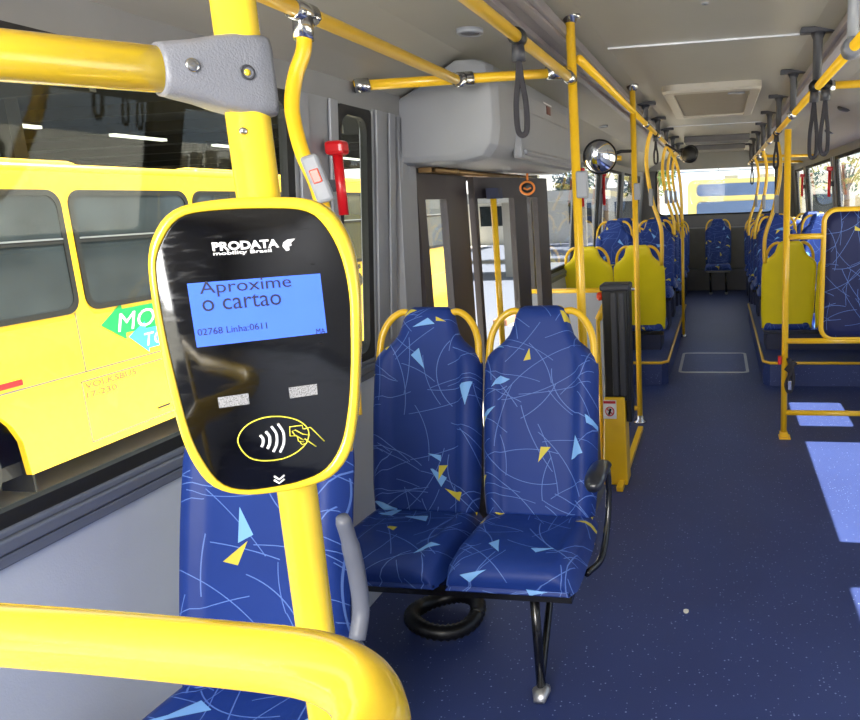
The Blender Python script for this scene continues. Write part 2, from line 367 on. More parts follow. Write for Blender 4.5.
# pillars and windows
WINS = {-1: [(-1.2, 2.09), (2.36, 2.60), (5.1, 6.62), (6.84, 7.9), (8.12, 9.62), (9.84, 11.9)],
        1: [(.85, 2.723), (3.05, 4.465), (4.726, 5.35), (6.2, 8.0), (8.25, 10.6), (10.82, 12.1)]}
PILL = {-1: [(YF, -1.2), (2.09, 2.36), (2.60, 2.80), (2.82, 2.985), (5.0, 5.1), (6.62, 6.84), (7.9, 8.12), (9.62, 9.84), (11.9, YE)],
        1: [(YF, .85), (2.723, 3.05), (4.465, 4.726), (5.35, 6.2), (8.0, 8.25), (10.6, 10.82), (12.1, YE)]}  # first stretch on the right is unseen, made solid against a validator reflection
tn = 5; wn = 1
for side in (-1, 1):
    for a, b in PILL[side]:
        mb = MB(); wall_piece(mb, side, a, b, .935 if not (a > 2.8 and a < 3) else 0.0, 1.86, t=.05)
        if b - a < .4:   # ribbed face
            wall_piece(mb, side, a + .02, a + .07, .98, 1.855, t=.01, off=.012); wall_piece(mb, side, b - .07, b - .02, .98, 1.855, t=.01, off=.012)
        struct('trim_%d' % tn, mb, PIL, bevel=.003); tn += 1
    for a, b in WINS[side]:
        X = lambda z: wx(side, z)
        outer = rrect(a, b, .937, 1.85, .02); inner = rrect(a + .03, b - .03, .966, 1.82, .05)
        mb = MB(); n = len(outer)
        def P(p, d): return Vector((X(max(p[1], .951)) + side * d, p[0], p[1]))
        rings = [[P(p, .0) for p in outer], [P(p, .03) for p in outer], [P(p, .03) for p in inner], [P(p, .004) for p in inner], [P(p, .0) for p in outer]]
        mb.rings(rings, cap=False, smooth=False)
        wobj = struct('window_%d' % wn, mb, RB); wn += 1
        mb = MB(); q = [P(p, .018) for p in inner]; q2 = [P(p, .021) for p in inner]; mb.rings([q, q2], smooth=False)
        if side < 0 and b > 5: struct('pane', mb, WIN2, wobj)
        else: struct('pane', mb, WIN if side < 0 else WIN2, wobj)
# ceiling shell
prof = [(-1.31, 1.90), (-1.25, 1.925), (-1.15, 1.975), (-.98, 2.075), (-.80, 2.13), (-.73, 2.145), (-.70, 2.155), (-.52, 2.2), (.40, 2.2), (.58, 2.155), (.62, 2.145), (.72, 2.12), (.88, 2.06), (1.05, 1.97), (1.14, 1.925), (1.21, 1.90)]
mb = MB(); up = [(x, z + .05) for x, z in reversed(prof)]
sec = prof + up
mb.rings([[Vector((x, YF, z)) for x, z in sec], [Vector((x, YE, z)) for x, z in sec]], smooth=False)
struct('ceiling', mb, CEIL)
def strip(x0, x1, z0, z1, y0, y1): m = MB(); m.box(x0, x1, y0, y1, z0, z1); return m
# channels beside the rails
for i, (xa, xb) in enumerate(((-.74, -.58), (.47, .63))):
    mb = MB(); s_ = -1 if i == 0 else 1
    mb.box(xa, xb, YF, 12.3, 2.125, 2.16); mb.box(xa + .02, xa + .055, YF, 12.3, 2.105, 2.13); mb.box(xb - .055, xb - .02, YF, 12.3, 2.115, 2.13)
    struct('trim_%d' % tn, mb, CHAN, bevel=.004); tn += 1
for y in (3.62, 7.65):
    mb = MB(); mb.box(-.52, .40, y - .006, y + .006, 2.192, 2.203); struct('trim_%d' % tn, mb, AL); tn += 1
for y in (9.0, 10.6):  # cross ducts far back
    mb = MB(); mb.box(-.42, .34, y, y + .45, 2.13, 2.2); struct('trim_%d' % tn, mb, RIS, bevel=.01); tn += 1
# rear wall with the big window
mb = MB(); RW = rrect(-1.06, .9, 1.20, 1.99, .12, 8)
outer = rrect(-1.36, 1.26, 0, 2.24, .001, 8)
mb.rings([[Vector((x, YE, z)) for x, z in outer], [Vector((x, YE, z)) for x, z in RW], [Vector((x, YE + .06, z)) for x, z in RW], [Vector((x, YE + .06, z)) for x, z in outer], [Vector((x, YE, z)) for x, z in outer]], cap=False, smooth=False)
struct('wall_back', mb, DKW)
mb = MB(); inn = [(x * .975 - .002, 1.595 + (z - 1.595) * .94) for x, z in RW]
mb.rings([[Vector((x, YE - .012, z)) for x, z in RW], [Vector((x, YE - .012, z)) for x, z in inn], [Vector((x, YE + .03, z)) for x, z in inn], [Vector((x, YE + .03, z)) for x, z in RW], [Vector((x, YE - .012, z)) for x, z in RW]], cap=False, smooth=False)
rwn = struct('window_%d' % wn, mb, RB); wn += 1
mb = MB(); mb.rings([[Vector((x, YE + .02, z)) for x, z in inn], [Vector((x, YE + .024, z)) for x, z in inn]], smooth=False); struct('pane', mb, WIN2, rwn)
mb = MB(); mb.box(-.03, -.022, YE - .005, YE + .01, 1.9, 1.99); mb.box(-1.0, .85, YE - .03, YE - .02, 1.9, 1.91); struct('heater_bar', mb, BK, rwn)
# rear platform riser
mb = MB(); mb.box(-1.33, 1.23, 12.0, YE, 0, .34); mb.box(-1.33, 1.23, 12.15, YE, .34, 1.0); struct('trim_%d' % tn, mb, RIS, bevel=.01); tn += 1
mb = MB(); mb.box(-1.36, 1.26, 12.3, YE, 1.94, 2.22); struct('trim_%d' % tn, mb, HEADL, bevel=.01); tn += 1
# front wall with windscreen; unseen, right part closed to cut validator reflections
mb = MB(); mb.box(-1.36, 1.26, YF - .05, YF, 0, .85); mb.box(-1.36, 1.26, YF - .05, YF, 2.0, 2.22); mb.box(-1.36, -1.15, YF - .05, YF, .85, 2.0); mb.box(.25, 1.26, YF - .05, YF, .85, 2.0); struct('wall_front', mb, WALLP)
mb = MB(); mb.box(-1.15, .25, YF - .03, YF - .02, .85, 2.0); struct('window_%d' % wn, mb, WIN2); wn += 1
# pedestals over the wheel arches with yellow nosing
for i, s_ in enumerate((-1, 1)):
    xi = -.42 if s_ < 0 else .345; xo = -1.33 if s_ < 0 else 1.23
    pts = [(xi + s_ * .05, 5.8), (xi, 5.86), (xi - 0 * s_, 9.1), (xo, 9.1), (xo, 5.8)]
    mb = MB(); mb.prism(pts, lambda a, b: Vector((a, b, 0)), lambda a, b: Vector((a, b, .185)))
    p = tag(obj('wheel_arch_platform', mb, FLOOR), kind='structure')
    mb = MB(); mb.tube([(xo - s_ * .02, 5.795, .188), (xi + s_ * .05, 5.795, .188), (xi, 5.86, .188), (xi, 9.08, .188)], .012, 8)
    obj('yellow_nosing', mb, YR, p)
# door well nosing
mb = MB(); mb.box(-.535, -.50, 3.55, 4.6, 0, .03); mb.box(-1.3, -.565, 3.02, 3.05, 0, .02)
struct('trim_%d' % tn, mb, YR, bevel=.004); tn += 1

# ============================================================ OUTSIDE
GZ = -.95
mb = MB(); mb.box(-60, 60, -30, 90, GZ - .2, GZ); struct('ground', mb, CON)
mb = MB(); mb.box(-14, -2.2, 10.5, 14.2, GZ, GZ + .012); mb.box(-14, -4.6, 14.2, 60, GZ, GZ + .012); o = struct('asphalt_lane', mb, ASP)  # asphalt strip whose dark tone holds the shadow band across the ground
mb = MB(); mb.box(-14, -2.2, 10.2, 10.5, GZ, GZ + .14); mb.box(-4.6, -4.3, 14.2, 22.5, GZ, GZ + .14); tag(obj('kerb', mb, KERB, bevel=.02), 'low reddish kerb running between the concrete and the asphalt outside the door', 'kerb')

def coach(name, label, x, y0, y1, group=None, number=None, marks=False, side=1, wheels=()):
    # a bus whose near side is the plane X = x, body extends to -X
    t = thing(name, label, 'bus', (x - 1.2, (y0 + y1) / 2, GZ), 0, group)
    zs, zr = GZ + .30, 1.96
    # body side with wheel arches
    poly = [(y0 + .1, zs)]
    for wy in wheels:
        r = .62
        for k in range(13):
            a = math.pi - math.pi * k / 12; poly.append((wy + r * math.cos(a), max(zs, GZ + .45 + r * math.sin(a) * 1.0) if 0 < k < 12 else zs))
    poly += [(y1 - .1, zs), (y1, zs + .2), (y1, zr - .25), (y1 - .12, zr), (y0 + .12, zr), (y0, zr - .25), (y0, zs + .2)]
    mb = MB(); mb.rings([[Vector((x, a, b)) for a, b in poly], [Vector((x - .06, a, b)) for a, b in poly]], smooth=False)
    for k in range(1): mb.box(x - 2.4, x - .06, y0 + .12, y1 - .12, zr - .1, zr + .02); mb.box(x - 2.45, x - 2.4, y0, y1, zs, zr); mb.box(x - 2.4, x - .06, y0, y0 + .05, zs, zr - .1); mb.box(x - 2.4, x - .06, y1 - .05, y1, zs, zr - .1)
    body = obj('body', mb, YB, t)
    mb = MB(); mb.tube([(x - .04, y0 + .15, zr), (x - .04, y1 - .15, zr)], .05, 8); obj('roof_edge', mb, YB, t)
    mb = MB(); mb.box(x - 2.3, x - .15, y0 + .2, y1 - .2, zs - .02, zs + .1); obj('underbody', mb, UNDER, t)
    for wy in wheels:
        mb = MB(); mb.disc_lathe((x - .32, wy, GZ + .45), (1, 0, 0), [(.3, 0), (.43, 0), (.45, .03), (.45, .22), (.42, .26), (.27, .26), (.25, .2)]); wh = obj('wheel', mb, TYRE, t)
        mb = MB(); mb.disc_lathe((x - .11, wy, GZ + .45), (1, 0, 0), [(.27, 0), (.25, .04), (.14, .01), (.12, .07), (.04, .08)]); obj('hub', mb, HUB, wh)
        mb = MB(); mb.box(x - .5, x - .45, wy - .6, wy + .6, zs - .1, zs + .8); obj('wheel_well', mb, UNDER, t)
    # mud flap
    for wy in wheels: mb = MB(); mb.box(x - .4, x - .05, wy + .66, wy + .68, GZ + .12, zs + .1); obj('mud_flap', mb, RB, t)
    # windows
    ys = []; yy = y0 + .25
    while yy + 1.55 < y1: ys.append((yy, yy + 1.56)); yy += 1.64
    for a, b in ys:
        if marks: a, b = a, b
        mb = MB(); o_ = rrect(a, b, .66, 1.78, .14); i_ = rrect(a + .05, b - .05, .71, 1.73, .11)
        f = lambda p, d: Vector((x + d, p[0], p[1]))
        mb.rings([[f(p, .001) for p in o_], [f(p, .018) for p in o_], [f(p, .018) for p in i_], [f(p, .001) for p in i_]], cap=False, smooth=False)
        mb.box(x + .002, x + .016, a + .04, b - .04, 1.30, 1.335)
        wd_ = obj('window', mb, RB, t)
        mb = MB(); mb.rings([[f(p, .002) for p in i_], [f(p, .008) for p in i_]], smooth=False); obj('pane', mb, DARKG, wd_)
        mb = MB(); mb.box(x + .006, x + .02, a + .05, b - .05, 1.335, 1.35); obj('window_rail', mb, AL, wd_)
    # roof lumps
    for q, (a, b) in enumerate(((.42, .52), (.6, .68), (.2, .3))):
        ya, yb = y0 + (y1 - y0) * a, y0 + (y1 - y0) * b; mb = MB(); mb.tube([(x - .5, ya, zr + .03), (x - .5, ya + .08, zr + .07), (x - .5, yb - .08, zr + .07), (x - .5, yb, zr + .03)], .1, 10, flat=(.5, 2)); obj('roof_hatch', mb, YB, t)
    if marks:
        f = lambda a, b: Vector((x + .012, a, b))
        # seams of the panels and the hatch
        mb = MB()
        for (a, b, c, d) in ((y0 + .2, y1 - .2, .10, .106), (5.76, 5.766, .1, .66), (5.69, 5.695, -.57, .02), (7.75, 7.755, -.57, .02), (5.69, 7.755, .015, .02), (5.69, 7.755, -.575, -.57)):
            mb.box(x, x + .003, a - .003, b + .003, c - .003, d + .003)
        obj('panel_seam', mb, RIS, t)
        mb = MB(); mb.box(x, x + .012, 6.55, 6.72, -.49, -.475); obj('hatch_handle', mb, BK, t)
        mb = MB(); mb.box(x, x + .012, 4.86, 5.12, .14, .19); obj('side_reflector', mb, RED, t)
        ar = [(6.02, .50), (6.3, .68), (6.3, .62), (8.3, .62), (8.3, .378), (6.3, .378), (6.3, .31)]
        mb = MB(); mb.prism(ar, lambda a, b: Vector((x + .002, a, b)), lambda a, b: Vector((x + .007, a, b))); g = obj('green_arrow', mb, GRN, t)
        obj('arrow_lettering', text_mb('MOBI', 6.2, 6.98, .40, .58, lambda a, b: Vector((x + .011, a, b)), shear=.25, bold=0), WH, g)
        ar = [(6.33, .33), (6.56, .45), (6.56, .375), (8.3, .375), (8.3, .17), (6.56, .17), (6.56, .13)]
        mb = MB(); mb.prism(ar, lambda a, b: Vector((x + .002, a, b)), lambda a, b: Vector((x + .0075, a, b))); g = obj('blue_arrow', mb, LBL, t)
        obj('arrow_lettering', text_mb('TOT', 6.52, 6.98, .195, .33, lambda a, b: Vector((x + .011, a, b)), shear=.25, bold=0), WH, g)
        obj('faded_lettering', text_mb('VOLKSBUS', 5.72, 6.35, -.06, .0, lambda a, b: Vector((x + .004, a, b)), bold=.02), FADED, t)
        obj('faded_lettering', text_mb('17-230', 5.72, 6.08, -.15, -.09, lambda a, b: Vector((x + .004, a, b)), bold=.02), FADED, t)
        obj('fleet_number', text_mb(number, 11.1, 11.8, .25, .62, lambda a, b: Vector((x + .011, a, b)), bold=.03), BK, t)
    return t
coach('parked_bus', 'yellow city bus parked alongside, with green arrow sign, seen through the large left window', -5.9, 2.37, 15.95, marks=True, number='551', wheels=(4.42,))
# bus behind the rear window (its front faces this bus)
t = thing('parked_bus', 'pale yellow bus front with wide destination window, right behind the rear window', 'bus', (.4, 17.6, GZ))
YPALE = mat('pale_bus_yellow', (226, 206, 128), .45)
mb = MB(); po = rrect(-.72, 1.78, GZ + .3, 1.87, .16)
mb.prism(po, lambda a, b: Vector((a, 17.0, b)), lambda a, b: Vector((a, 24.0, b))); obj('body', mb, YPALE, t)
for nm, (z0, z1) in (('destination_window', (1.50, 1.77)), ('windscreen', (.45, 1.38))):
    mb = MB(); r_ = rrect(-.52, 1.58, z0, z1, .1); mb.prism(r_, lambda a, b: Vector((a, 16.97, b)), lambda a, b: Vector((a, 17.01, b))); g = obj(nm, mb, mat('windscreen_' + nm, (84, 104, 140), .45, var=.3, nscale=2, spec=.2), t)
for xx in (.1, .9): mb = MB(); mb.box(xx, xx + .3, 17.3, 17.7, 1.86, 1.95); obj('roof_vent', mb, GL, t)
for xx in (-.3, 1.3):
    mb = MB(); mb.disc_lathe((xx, 17.4, GZ + .45), (1, 0, 0), [(.3, 0), (.45, .02), (.45, .24), (.3, .26)]); obj('wheel', mb, TYRE, t)
mb = MB(); mb.tube([(0.3, 16.94, .5), (.55, 16.94, 1.1)], .015, 6); obj('wiper', mb, BK, t); mb = MB(); mb.tube([(1.2, 16.94, .5), (1.0, 16.94, 1.1)], .015, 6); obj('wiper', mb, BK, t)
# terminal canopy over the far side
t = thing('terminal_canopy', 'dark terminal roof with lamp strips beyond the parked yellow buses', 'canopy', (-16, 6, GZ))
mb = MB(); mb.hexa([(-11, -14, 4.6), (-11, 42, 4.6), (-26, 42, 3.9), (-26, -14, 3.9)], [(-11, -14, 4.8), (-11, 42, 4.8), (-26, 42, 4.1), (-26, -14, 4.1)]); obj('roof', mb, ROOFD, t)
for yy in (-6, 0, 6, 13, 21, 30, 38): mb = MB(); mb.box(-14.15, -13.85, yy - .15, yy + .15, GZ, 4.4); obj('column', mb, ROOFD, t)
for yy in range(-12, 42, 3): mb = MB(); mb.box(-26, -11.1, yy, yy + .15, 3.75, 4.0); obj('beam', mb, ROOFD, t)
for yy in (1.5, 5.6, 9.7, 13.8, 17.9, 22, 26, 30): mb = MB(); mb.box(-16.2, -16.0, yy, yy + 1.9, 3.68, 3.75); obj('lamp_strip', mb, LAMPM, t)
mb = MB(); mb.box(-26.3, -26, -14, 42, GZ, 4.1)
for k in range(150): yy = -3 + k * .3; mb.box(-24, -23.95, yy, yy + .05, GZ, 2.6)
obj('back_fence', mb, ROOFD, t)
# trees and buildings
def tree(label, x, y, h, r, n, dark=False, group='trees outside the bus'):
    t = thing('tree', label, 'tree', (x, y, GZ), 0, group)
    mb = MB(); pts = [(x, y, GZ), (x + .1, y, GZ + h * .4), (x - .1, y + .1, GZ + h * .7)]; mb.tube(catmull(pts, 4), [.16 - .011 * i for i in range(9)], 8)
    for k in range(6):
        a = k * 1.05; mb.tube([(x, y, GZ + h * .45), (x + math.cos(a) * r * .5, y + math.sin(a) * r * .5, GZ + h * .75)], [.06, .02], 6)
    obj('trunk', mb, BARK, t)
    mb = MB(); c = Vector((x, y, GZ + h * .72)); blobs = [c + Vector((random.gauss(0, r * .45), random.gauss(0, r * .45), random.gauss(0, h * .13))) for _ in range(14)]
    for k in range(n):
        b = random.choice(blobs); d = Vector((random.gauss(0, 1), random.gauss(0, 1), random.gauss(0, 1))).normalized() * r * .38 * random.random() ** .4
        p = b + d; u = Vector((random.gauss(0, 1), random.gauss(0, 1), random.gauss(0, 1))).normalized(); v = u.cross(Vector((.3, .5, 1))).normalized(); s_ = random.uniform(.07, .14)
        mb.add([p - u * s_, p + v * s_ * .5, p + u * s_, p - v * s_ * .5], [(0, 1, 2, 3)], False)
    tag(obj('foliage', mb, LEAFD if dark else LEAF, t), kind='stuff')
for i, (x, y, h, r, n) in enumerate(((-8.4, 31, 6, 1.7, 2600), (-5.6, 36, 6.5, 1.7, 2600), (-8.2, 41, 5.6, 1.6, 2000), (-2.6, 30, 6.0, 1.5, 2000), (-4.6, 40, 6, 1.4, 2000))):
    tree(['broad green tree beyond the door, above the shelter', 'green tree between shelter and road, right of the door', 'leafy tree farther off behind the left end of the shelter', 'nearest green tree at the right edge of the side window', 'farthest tree behind the pale building and shelter'][i], x, y, h, r, n, i % 2 == 0)
for i, (x, y, h, r, n) in enumerate(((7, 26, 5.5, 1.8, 420), (10, 24, 6, 2.2, 450), (5.2, 33, 5.2, 1.8, 400))):
    tree(['thin sparse tree behind the right rear windows', 'wide sparse tree in the first right window', 'small sparse tree nearest the rear corner on the right'][i], x, y, h, r, n, True)
t = thing('bus_shelter', 'grey concrete shelter with flat roof across the road outside the door', 'shelter', (-9, 24, GZ))
mb = MB(); mb.box(-14, -3.8, 23, 26, 1.55, 1.85); obj('roof', mb, CONC2, t)
for xx in (-13, -10, -7.2, -4.6): mb = MB(); mb.box(xx, xx + .25, 24, 24.25, GZ, 1.55); obj('post', mb, CONC2, t)
mb = MB(); mb.box(-13, -4.4, 25, 25.4, -.55, -.45); mb.box(-13, -12.8, 25, 25.4, GZ, -.5); mb.box(-4.6, -4.4, 25, 25.4, GZ, -.5); obj('bench', mb, CONC2, t)
for i, (x0, x1, y, z, lb) in enumerate(((-24, -3.5, 44, 2.2, 'long pale building behind the shelter'), (3.5, 16, 38, 2.4, 'pale wall and building beyond the right windows'))):
    t = thing('building', lb, 'building', ((x0 + x1) / 2, y + 3, GZ)); mb = MB(); mb.box(x0, x1, y, y + 6, GZ, z); obj('wall', mb, HOUSE, t)
    mb = MB(); mb.hexa([(x0 - .4, y - .5, z), (x1 + .4, y - .5, z), (x1 + .4, y + 6.5, z), (x0 - .4, y + 6.5, z)], [(x0 - .2, y + 2.5, z + .9), (x1 + .2, y + 2.5, z + .9), (x1 + .2, y + 3.5, z + .9), (x0 - .2, y + 3.5, z + .9)]); obj('roof', mb, CONC2, t)
    xx = x0 + 1
    while xx + 1.4 < x1: mb = MB(); mb.box(xx, xx + 1.4, y - .04, y + .02, .2, 1.4); obj('window', mb, DARKG, t); xx += 2.8
# wooden fence at right
mb = MB()
for k in range(60): yy = 9 + k * .3; mb.box(4.6, 4.65, yy, yy + .2, GZ, 1.25 + .05 * ((k * 7) % 3))
mb.box(4.65, 4.7, 9, 27, 0, .1); mb.box(4.65, 4.7, 9, 27, .9, 1.0)
tag(obj('picket_fence', mb, mat('weathered_wood', (190, 178, 150), .8, var=.2)), 'weathered pale picket fence outside the right windows', 'fence')

# ============================================================ SEATS
def sstep(a, b, x): t = max(0, min(1, (x - a) / (b - a))); return t * t * (3 - 2 * t)
WPROF = [(0, .195), (.12, .203), (.5, .206), (.68, .2055), (.72, .203), (.75, .197), (.775, .184), (.80, .160), (.825, .137), (.86, .116), (.91, .103), (.955, .095), (.985, .083), (1.0, .066)]
def wp(t):
    for (a, x), (b, y) in zip(WPROF, WPROF[1:]):
        if t <= b: k = (t - a) / (b - a); return x + (y - x) * k
    return WPROF[-1][1]
B0, B1 = Vector((0, .43, .44)), Vector((0, .62, 1.145)); BD = (B1 - B0); BN = Vector((0, -BD.z, BD.y)).normalized()
def bpt(u, t, off):
    c = B0 + BD * t + BN * (.012 * math.sin(math.pi * t))
    return Vector((u * wp(t), 0, 0)) + c + BN * off
def seat_back(cx):
    mb = MB(); NU, NT = 28, 64; rings = []
    for i in range(NT + 1):
        t = i / NT; rg = []
        edge = min(1, math.sqrt(max(0, 1 - max(0, (t - .93) / .07) ** 2)) + .0)
        for j in range(NU + 1):
            u = -1 + 2 * j / NU; au = abs(u)
            f = .040 * math.sqrt(max(0, 1 - au ** 6)) + .020 * sstep(.55, .74, au) * (1 - sstep(.86, 1, au)) * (1 - sstep(.7, .85, t))
            f -= .010 * math.exp(-((au - .62) / .03) ** 2) * (1 - sstep(.74, .86, t))
            f -= .006 * math.exp(-((t - .40) / .012) ** 2) * 0
            rg.append(bpt(u, t, f * (.25 + .75 * edge)))
        for j in range(NU, -1, -1): rg.append(bpt(-1 + 2 * j / NU, t, -.006))
        rings.append(rg)
    mb.rings(rings); 
    for v in mb.v: v.x += cx
    return mb
def seat_shell(cx, k=1.0):
    mb = MB(); rings = []
    for i in range(25):
        t = -.06 + 1.06 * i / 24; tt = max(0, t); rg = []
        for j in range(17): u = -1 + j / 8; rg.append(bpt(u * .95 * k, tt, -.007) + BD * min(0, t))
        for j in range(16, -1, -1): u = -1 + j / 8; rg.append(bpt(u * .94 * k, tt, -.018 - .02 * math.sqrt(max(0, 1 - abs(u) ** 4)) * (1 if t < .95 else .5)) + BD * min(0, t))
        rings.append(rg)
    mb.rings(rings)
    for v in mb.v: v.x += cx
    return mb
def seat_cushion(cx):
    mb = MB(); rings = []; NU = 28
    prof = [(0.012, .395, .39), (.0, .415, .385), (.003, .44, .38), (.018, .457, .378), (.05, .468, .376), (.12, .470, .375), (.22, .462, .375), (.34, .455, .375), (.43, .452, .375), (.46, .445, .38), (.475, .42, .39)]
    for y, zt, zb in prof:
        w_ = .207 * (1 - .25 * sstep(.06, 0, y) * .35) - .01 * sstep(.3, .47, y); rg = []
        for j in range(NU + 1):
            u = -1 + 2 * j / NU; au = abs(u)
            z = zb + (zt - zb) * (max(0, 1 - au ** 7)) ** .5 + .014 * sstep(.55, .74, au) * (1 - sstep(.84, .97, au)) * sstep(.0, .1, y)
            z -= .006 * math.exp(-((au - .64) / .035) ** 2) * sstep(.0, .1, y)
            rg.append(Vector((cx + u * w_, y, z)))
        for j in range(NU, -1, -1): rg.append(Vector((cx + (-1 + 2 * j / NU) * w_, y, zb)))
        rings.append(rg)
    mb.rings(rings); return mb
def loop_handle(cx, s):
    p = [bpt(0, .965, .0) + Vector((s * .07, 0, 0)), bpt(0, .975, .002) + Vector((s * .105, 0, 0)), bpt(0, .95, .004) + Vector((s * .14, 0, 0)), bpt(0, .90, .004) + Vector((s * .168, 0, 0)), bpt(0, .83, .003) + Vector((s * .185, 0, 0)), bpt(0, .72, .0) + Vector((s * .19, 0, 0))]
    mb = MB(); mb.tube([q + Vector((cx, 0, 0)) for q in catmull(p, 6)], .0125, 12); return mb
def make_seat(name, label, cxs, loc, rz=0, legs=True, arm=0, group=None, base=False, armmat=None):
    t = thing(name, label, 'seat', loc, rz, group)
    for cx in cxs:
        b = obj('backrest', seat_back(cx), FAB, t, world=False)
        obj('back_shell', seat_shell(cx, 1.13 if rz else 1.0), YP, t, world=False)
        obj('seat_cushion', seat_cushion(cx), FAB, t, world=False)
        for s in (-1, 1): obj('grab_handle', loop_handle(cx, s), YR, t, world=False)
    mb = MB(); x0, x1 = min(cxs) - .19, max(cxs) + .19
    mb.box(x0, x1, .03, .46, .345, .382)
    mb.cyl((x0, .10, .36), (x1, .10, .36), .016, 10); mb.cyl((x0, .38, .36), (x1, .38, .36), .016, 10)
    obj('seat_frame', mb, BM, t, world=False)
    if legs:
        lx = max(cxs) + (.065 if len(cxs) > 1 else .12)
        for q, x in enumerate((lx,) if len(cxs) > 1 else (-lx, lx)):
            mb = MB(); mb.tube([(x, .07, .35), (x + .008, .062, .03)], .015, 12); mb.tube(catmull([(x, .28, .35), (x + .005, .25, .25), (x + .008, .11, .10), (x + .008, .075, .06)], 4), .012, 10)
            lg = obj('leg', mb, BM, t, world=False)
            mb = MB(); mb.tube([(x + .01, .02, .010), (x + .01, .055, .028), (x + .008, .09, .014)], [.018, .03, .022], 12, flat=(.5, 1)); obj('foot', mb, AL, lg, world=False)
    if base:
        mb = MB(); mb.box(x0 + .02, x1 - .02, .06, .44, -.03 if loc[2] == .03 else 0, .36); obj('seat_base', mb, BLU, t, world=False, bevel=.01)
    return t
def add_arm(t, x, kind):
    if kind == 'black':   # low folding armrest beside the cushion
        mb = MB(); mb.tube(catmull([(x, .20, .635), (x, .26, .652), (x, .36, .650), (x, .44, .625)], 5), [.018, .026, .03, .032, .034, .034, .034, .033, .032, .03, .03, .028, .027, .026, .026, .024], 12, flat=(.7, 1)); a = obj('armrest', mb, mat('armrest_black', (40, 42, 48), .28, var=.2, coat=.4), t, world=False)
        mb = MB(); mb.tube(catmull([(x + .012, .42, .62), (x + .014, .42, .52), (x + .01, .38, .42), (x, .3, .35), (x - .03, .2, .35)], 5), .011, 10); obj('arm_bracket', mb, BM, a, world=False)
    else:                 # folded-up grey armrest beside the back
        P_ = [onX(*p, -.765) for p in ((342, 517), (349, 540), (357, 575), (361, 610), (357, 640))]
        mb = MB(); mb.tube(catmull(P_, 5), [.013] + [.016] * 5 + [.0185] * 14 + [.018], 14, flat=(1.0, 1.0)); a = obj('armrest', mb, mat('armrest_grey', (112, 115, 126), .45, var=.04), t)
        P_ = [onX(*p, -.765) for p in ((352, 632), (355, 652))]; mb = MB(); mb.disc_lathe(P_[1] - Vector((.015, 0, 0)), (1, 0, 0), [(.012, 0), (.022, .004), (.022, .026), (.012, .03)]); obj('arm_pivot', mb, GL, a)
# pair in the middle
s1 = make_seat('double_seat', 'blue patterned double seat facing the camera, with black tube leg and black armrest', (-.2085, .2085), (-.826, 1.86, 0), group='double passenger seats')
add_arm(s1, .442, 'black')
s0 = make_seat('single_seat', 'nearest blue patterned seat against the left wall, with raised grey armrest, behind the card validator', (0,), (-1.0, .85, .03), legs=False, base=True)
add_arm(s0, 0, 'grey')
# rear-facing yellow shell pairs
y1_ = make_seat('double_seat', 'rear-facing double seat on the left platform showing two yellow plastic backs', (-.222, .222), (-.905, 6.78, -.02), math.pi, legs=False, group='double passenger seats', base=True)
y2_ = dup(y1_, (.785, 6.78, -.02), math.pi, 'rear-facing double seat on the right platform with yellow back, behind the wheelchair barrier')
# forward-facing rows
row = make_seat('double_seat', 'blue double seat on the left platform, directly behind the yellow-backed pair', (-.22, .22), (-.9, 7.3, .14), legs=False, group='double passenger seats', base=True)
ordn = ['second', 'third', 'fourth', 'fifth', 'last']
for i, y in enumerate((8.1, 8.95, 9.75, 10.5, 11.2)):
    dup(row, (-.9, y, .14 if y < 8.5 else 0), 0, 'blue double seat in the %s forward-facing row on the left' % ordn[i])
for i, y in enumerate((7.3, 8.1, 8.95, 9.75, 10.5, 11.2)):
    dup(row, (.80, y, .14 if y < 8.5 else 0), 0, 'blue double seat in the %s forward-facing row on the right' % (['first'] + ordn)[i])
c = make_seat('single_seat', 'single blue seat in the centre of the back row, facing up the aisle', (0,), (-.03, 11.4, 0), legs=True, group='back row seats')
# hose loop under the pair
mb = MB(); cx, cy = -.99, 2.27; pts = []; rr = []
for k in range(72):
    a = 2 * math.pi * k / 72; pts.append((cx + .12 * math.cos(a), cy + .12 * math.sin(a), .035 + .01 * math.sin(a * 2) + .01)); rr.append(.030 if k % 2 else .025)
pts.append(pts[0]); rr.append(rr[0]); mb.tube(pts, rr, 10)
tag(obj('coiled_hose', mb, BK), 'black corrugated hose loop lying under the double seat', 'hose')
# paper crumb
mb = MB(); q = onZ(686, 612, 0); mb.rings([[q + Vector((.010 * math.cos(a) * (1 + .3 * math.sin(3 * a)), .012 * math.sin(a), h)) for a in (k * math.pi / 4 for k in range(8))] for h in (.0005, .006)], smooth=False)
tag(obj('paper_scrap', mb, PAPER), 'tiny crumpled white scrap lying in the aisle', 'litter')

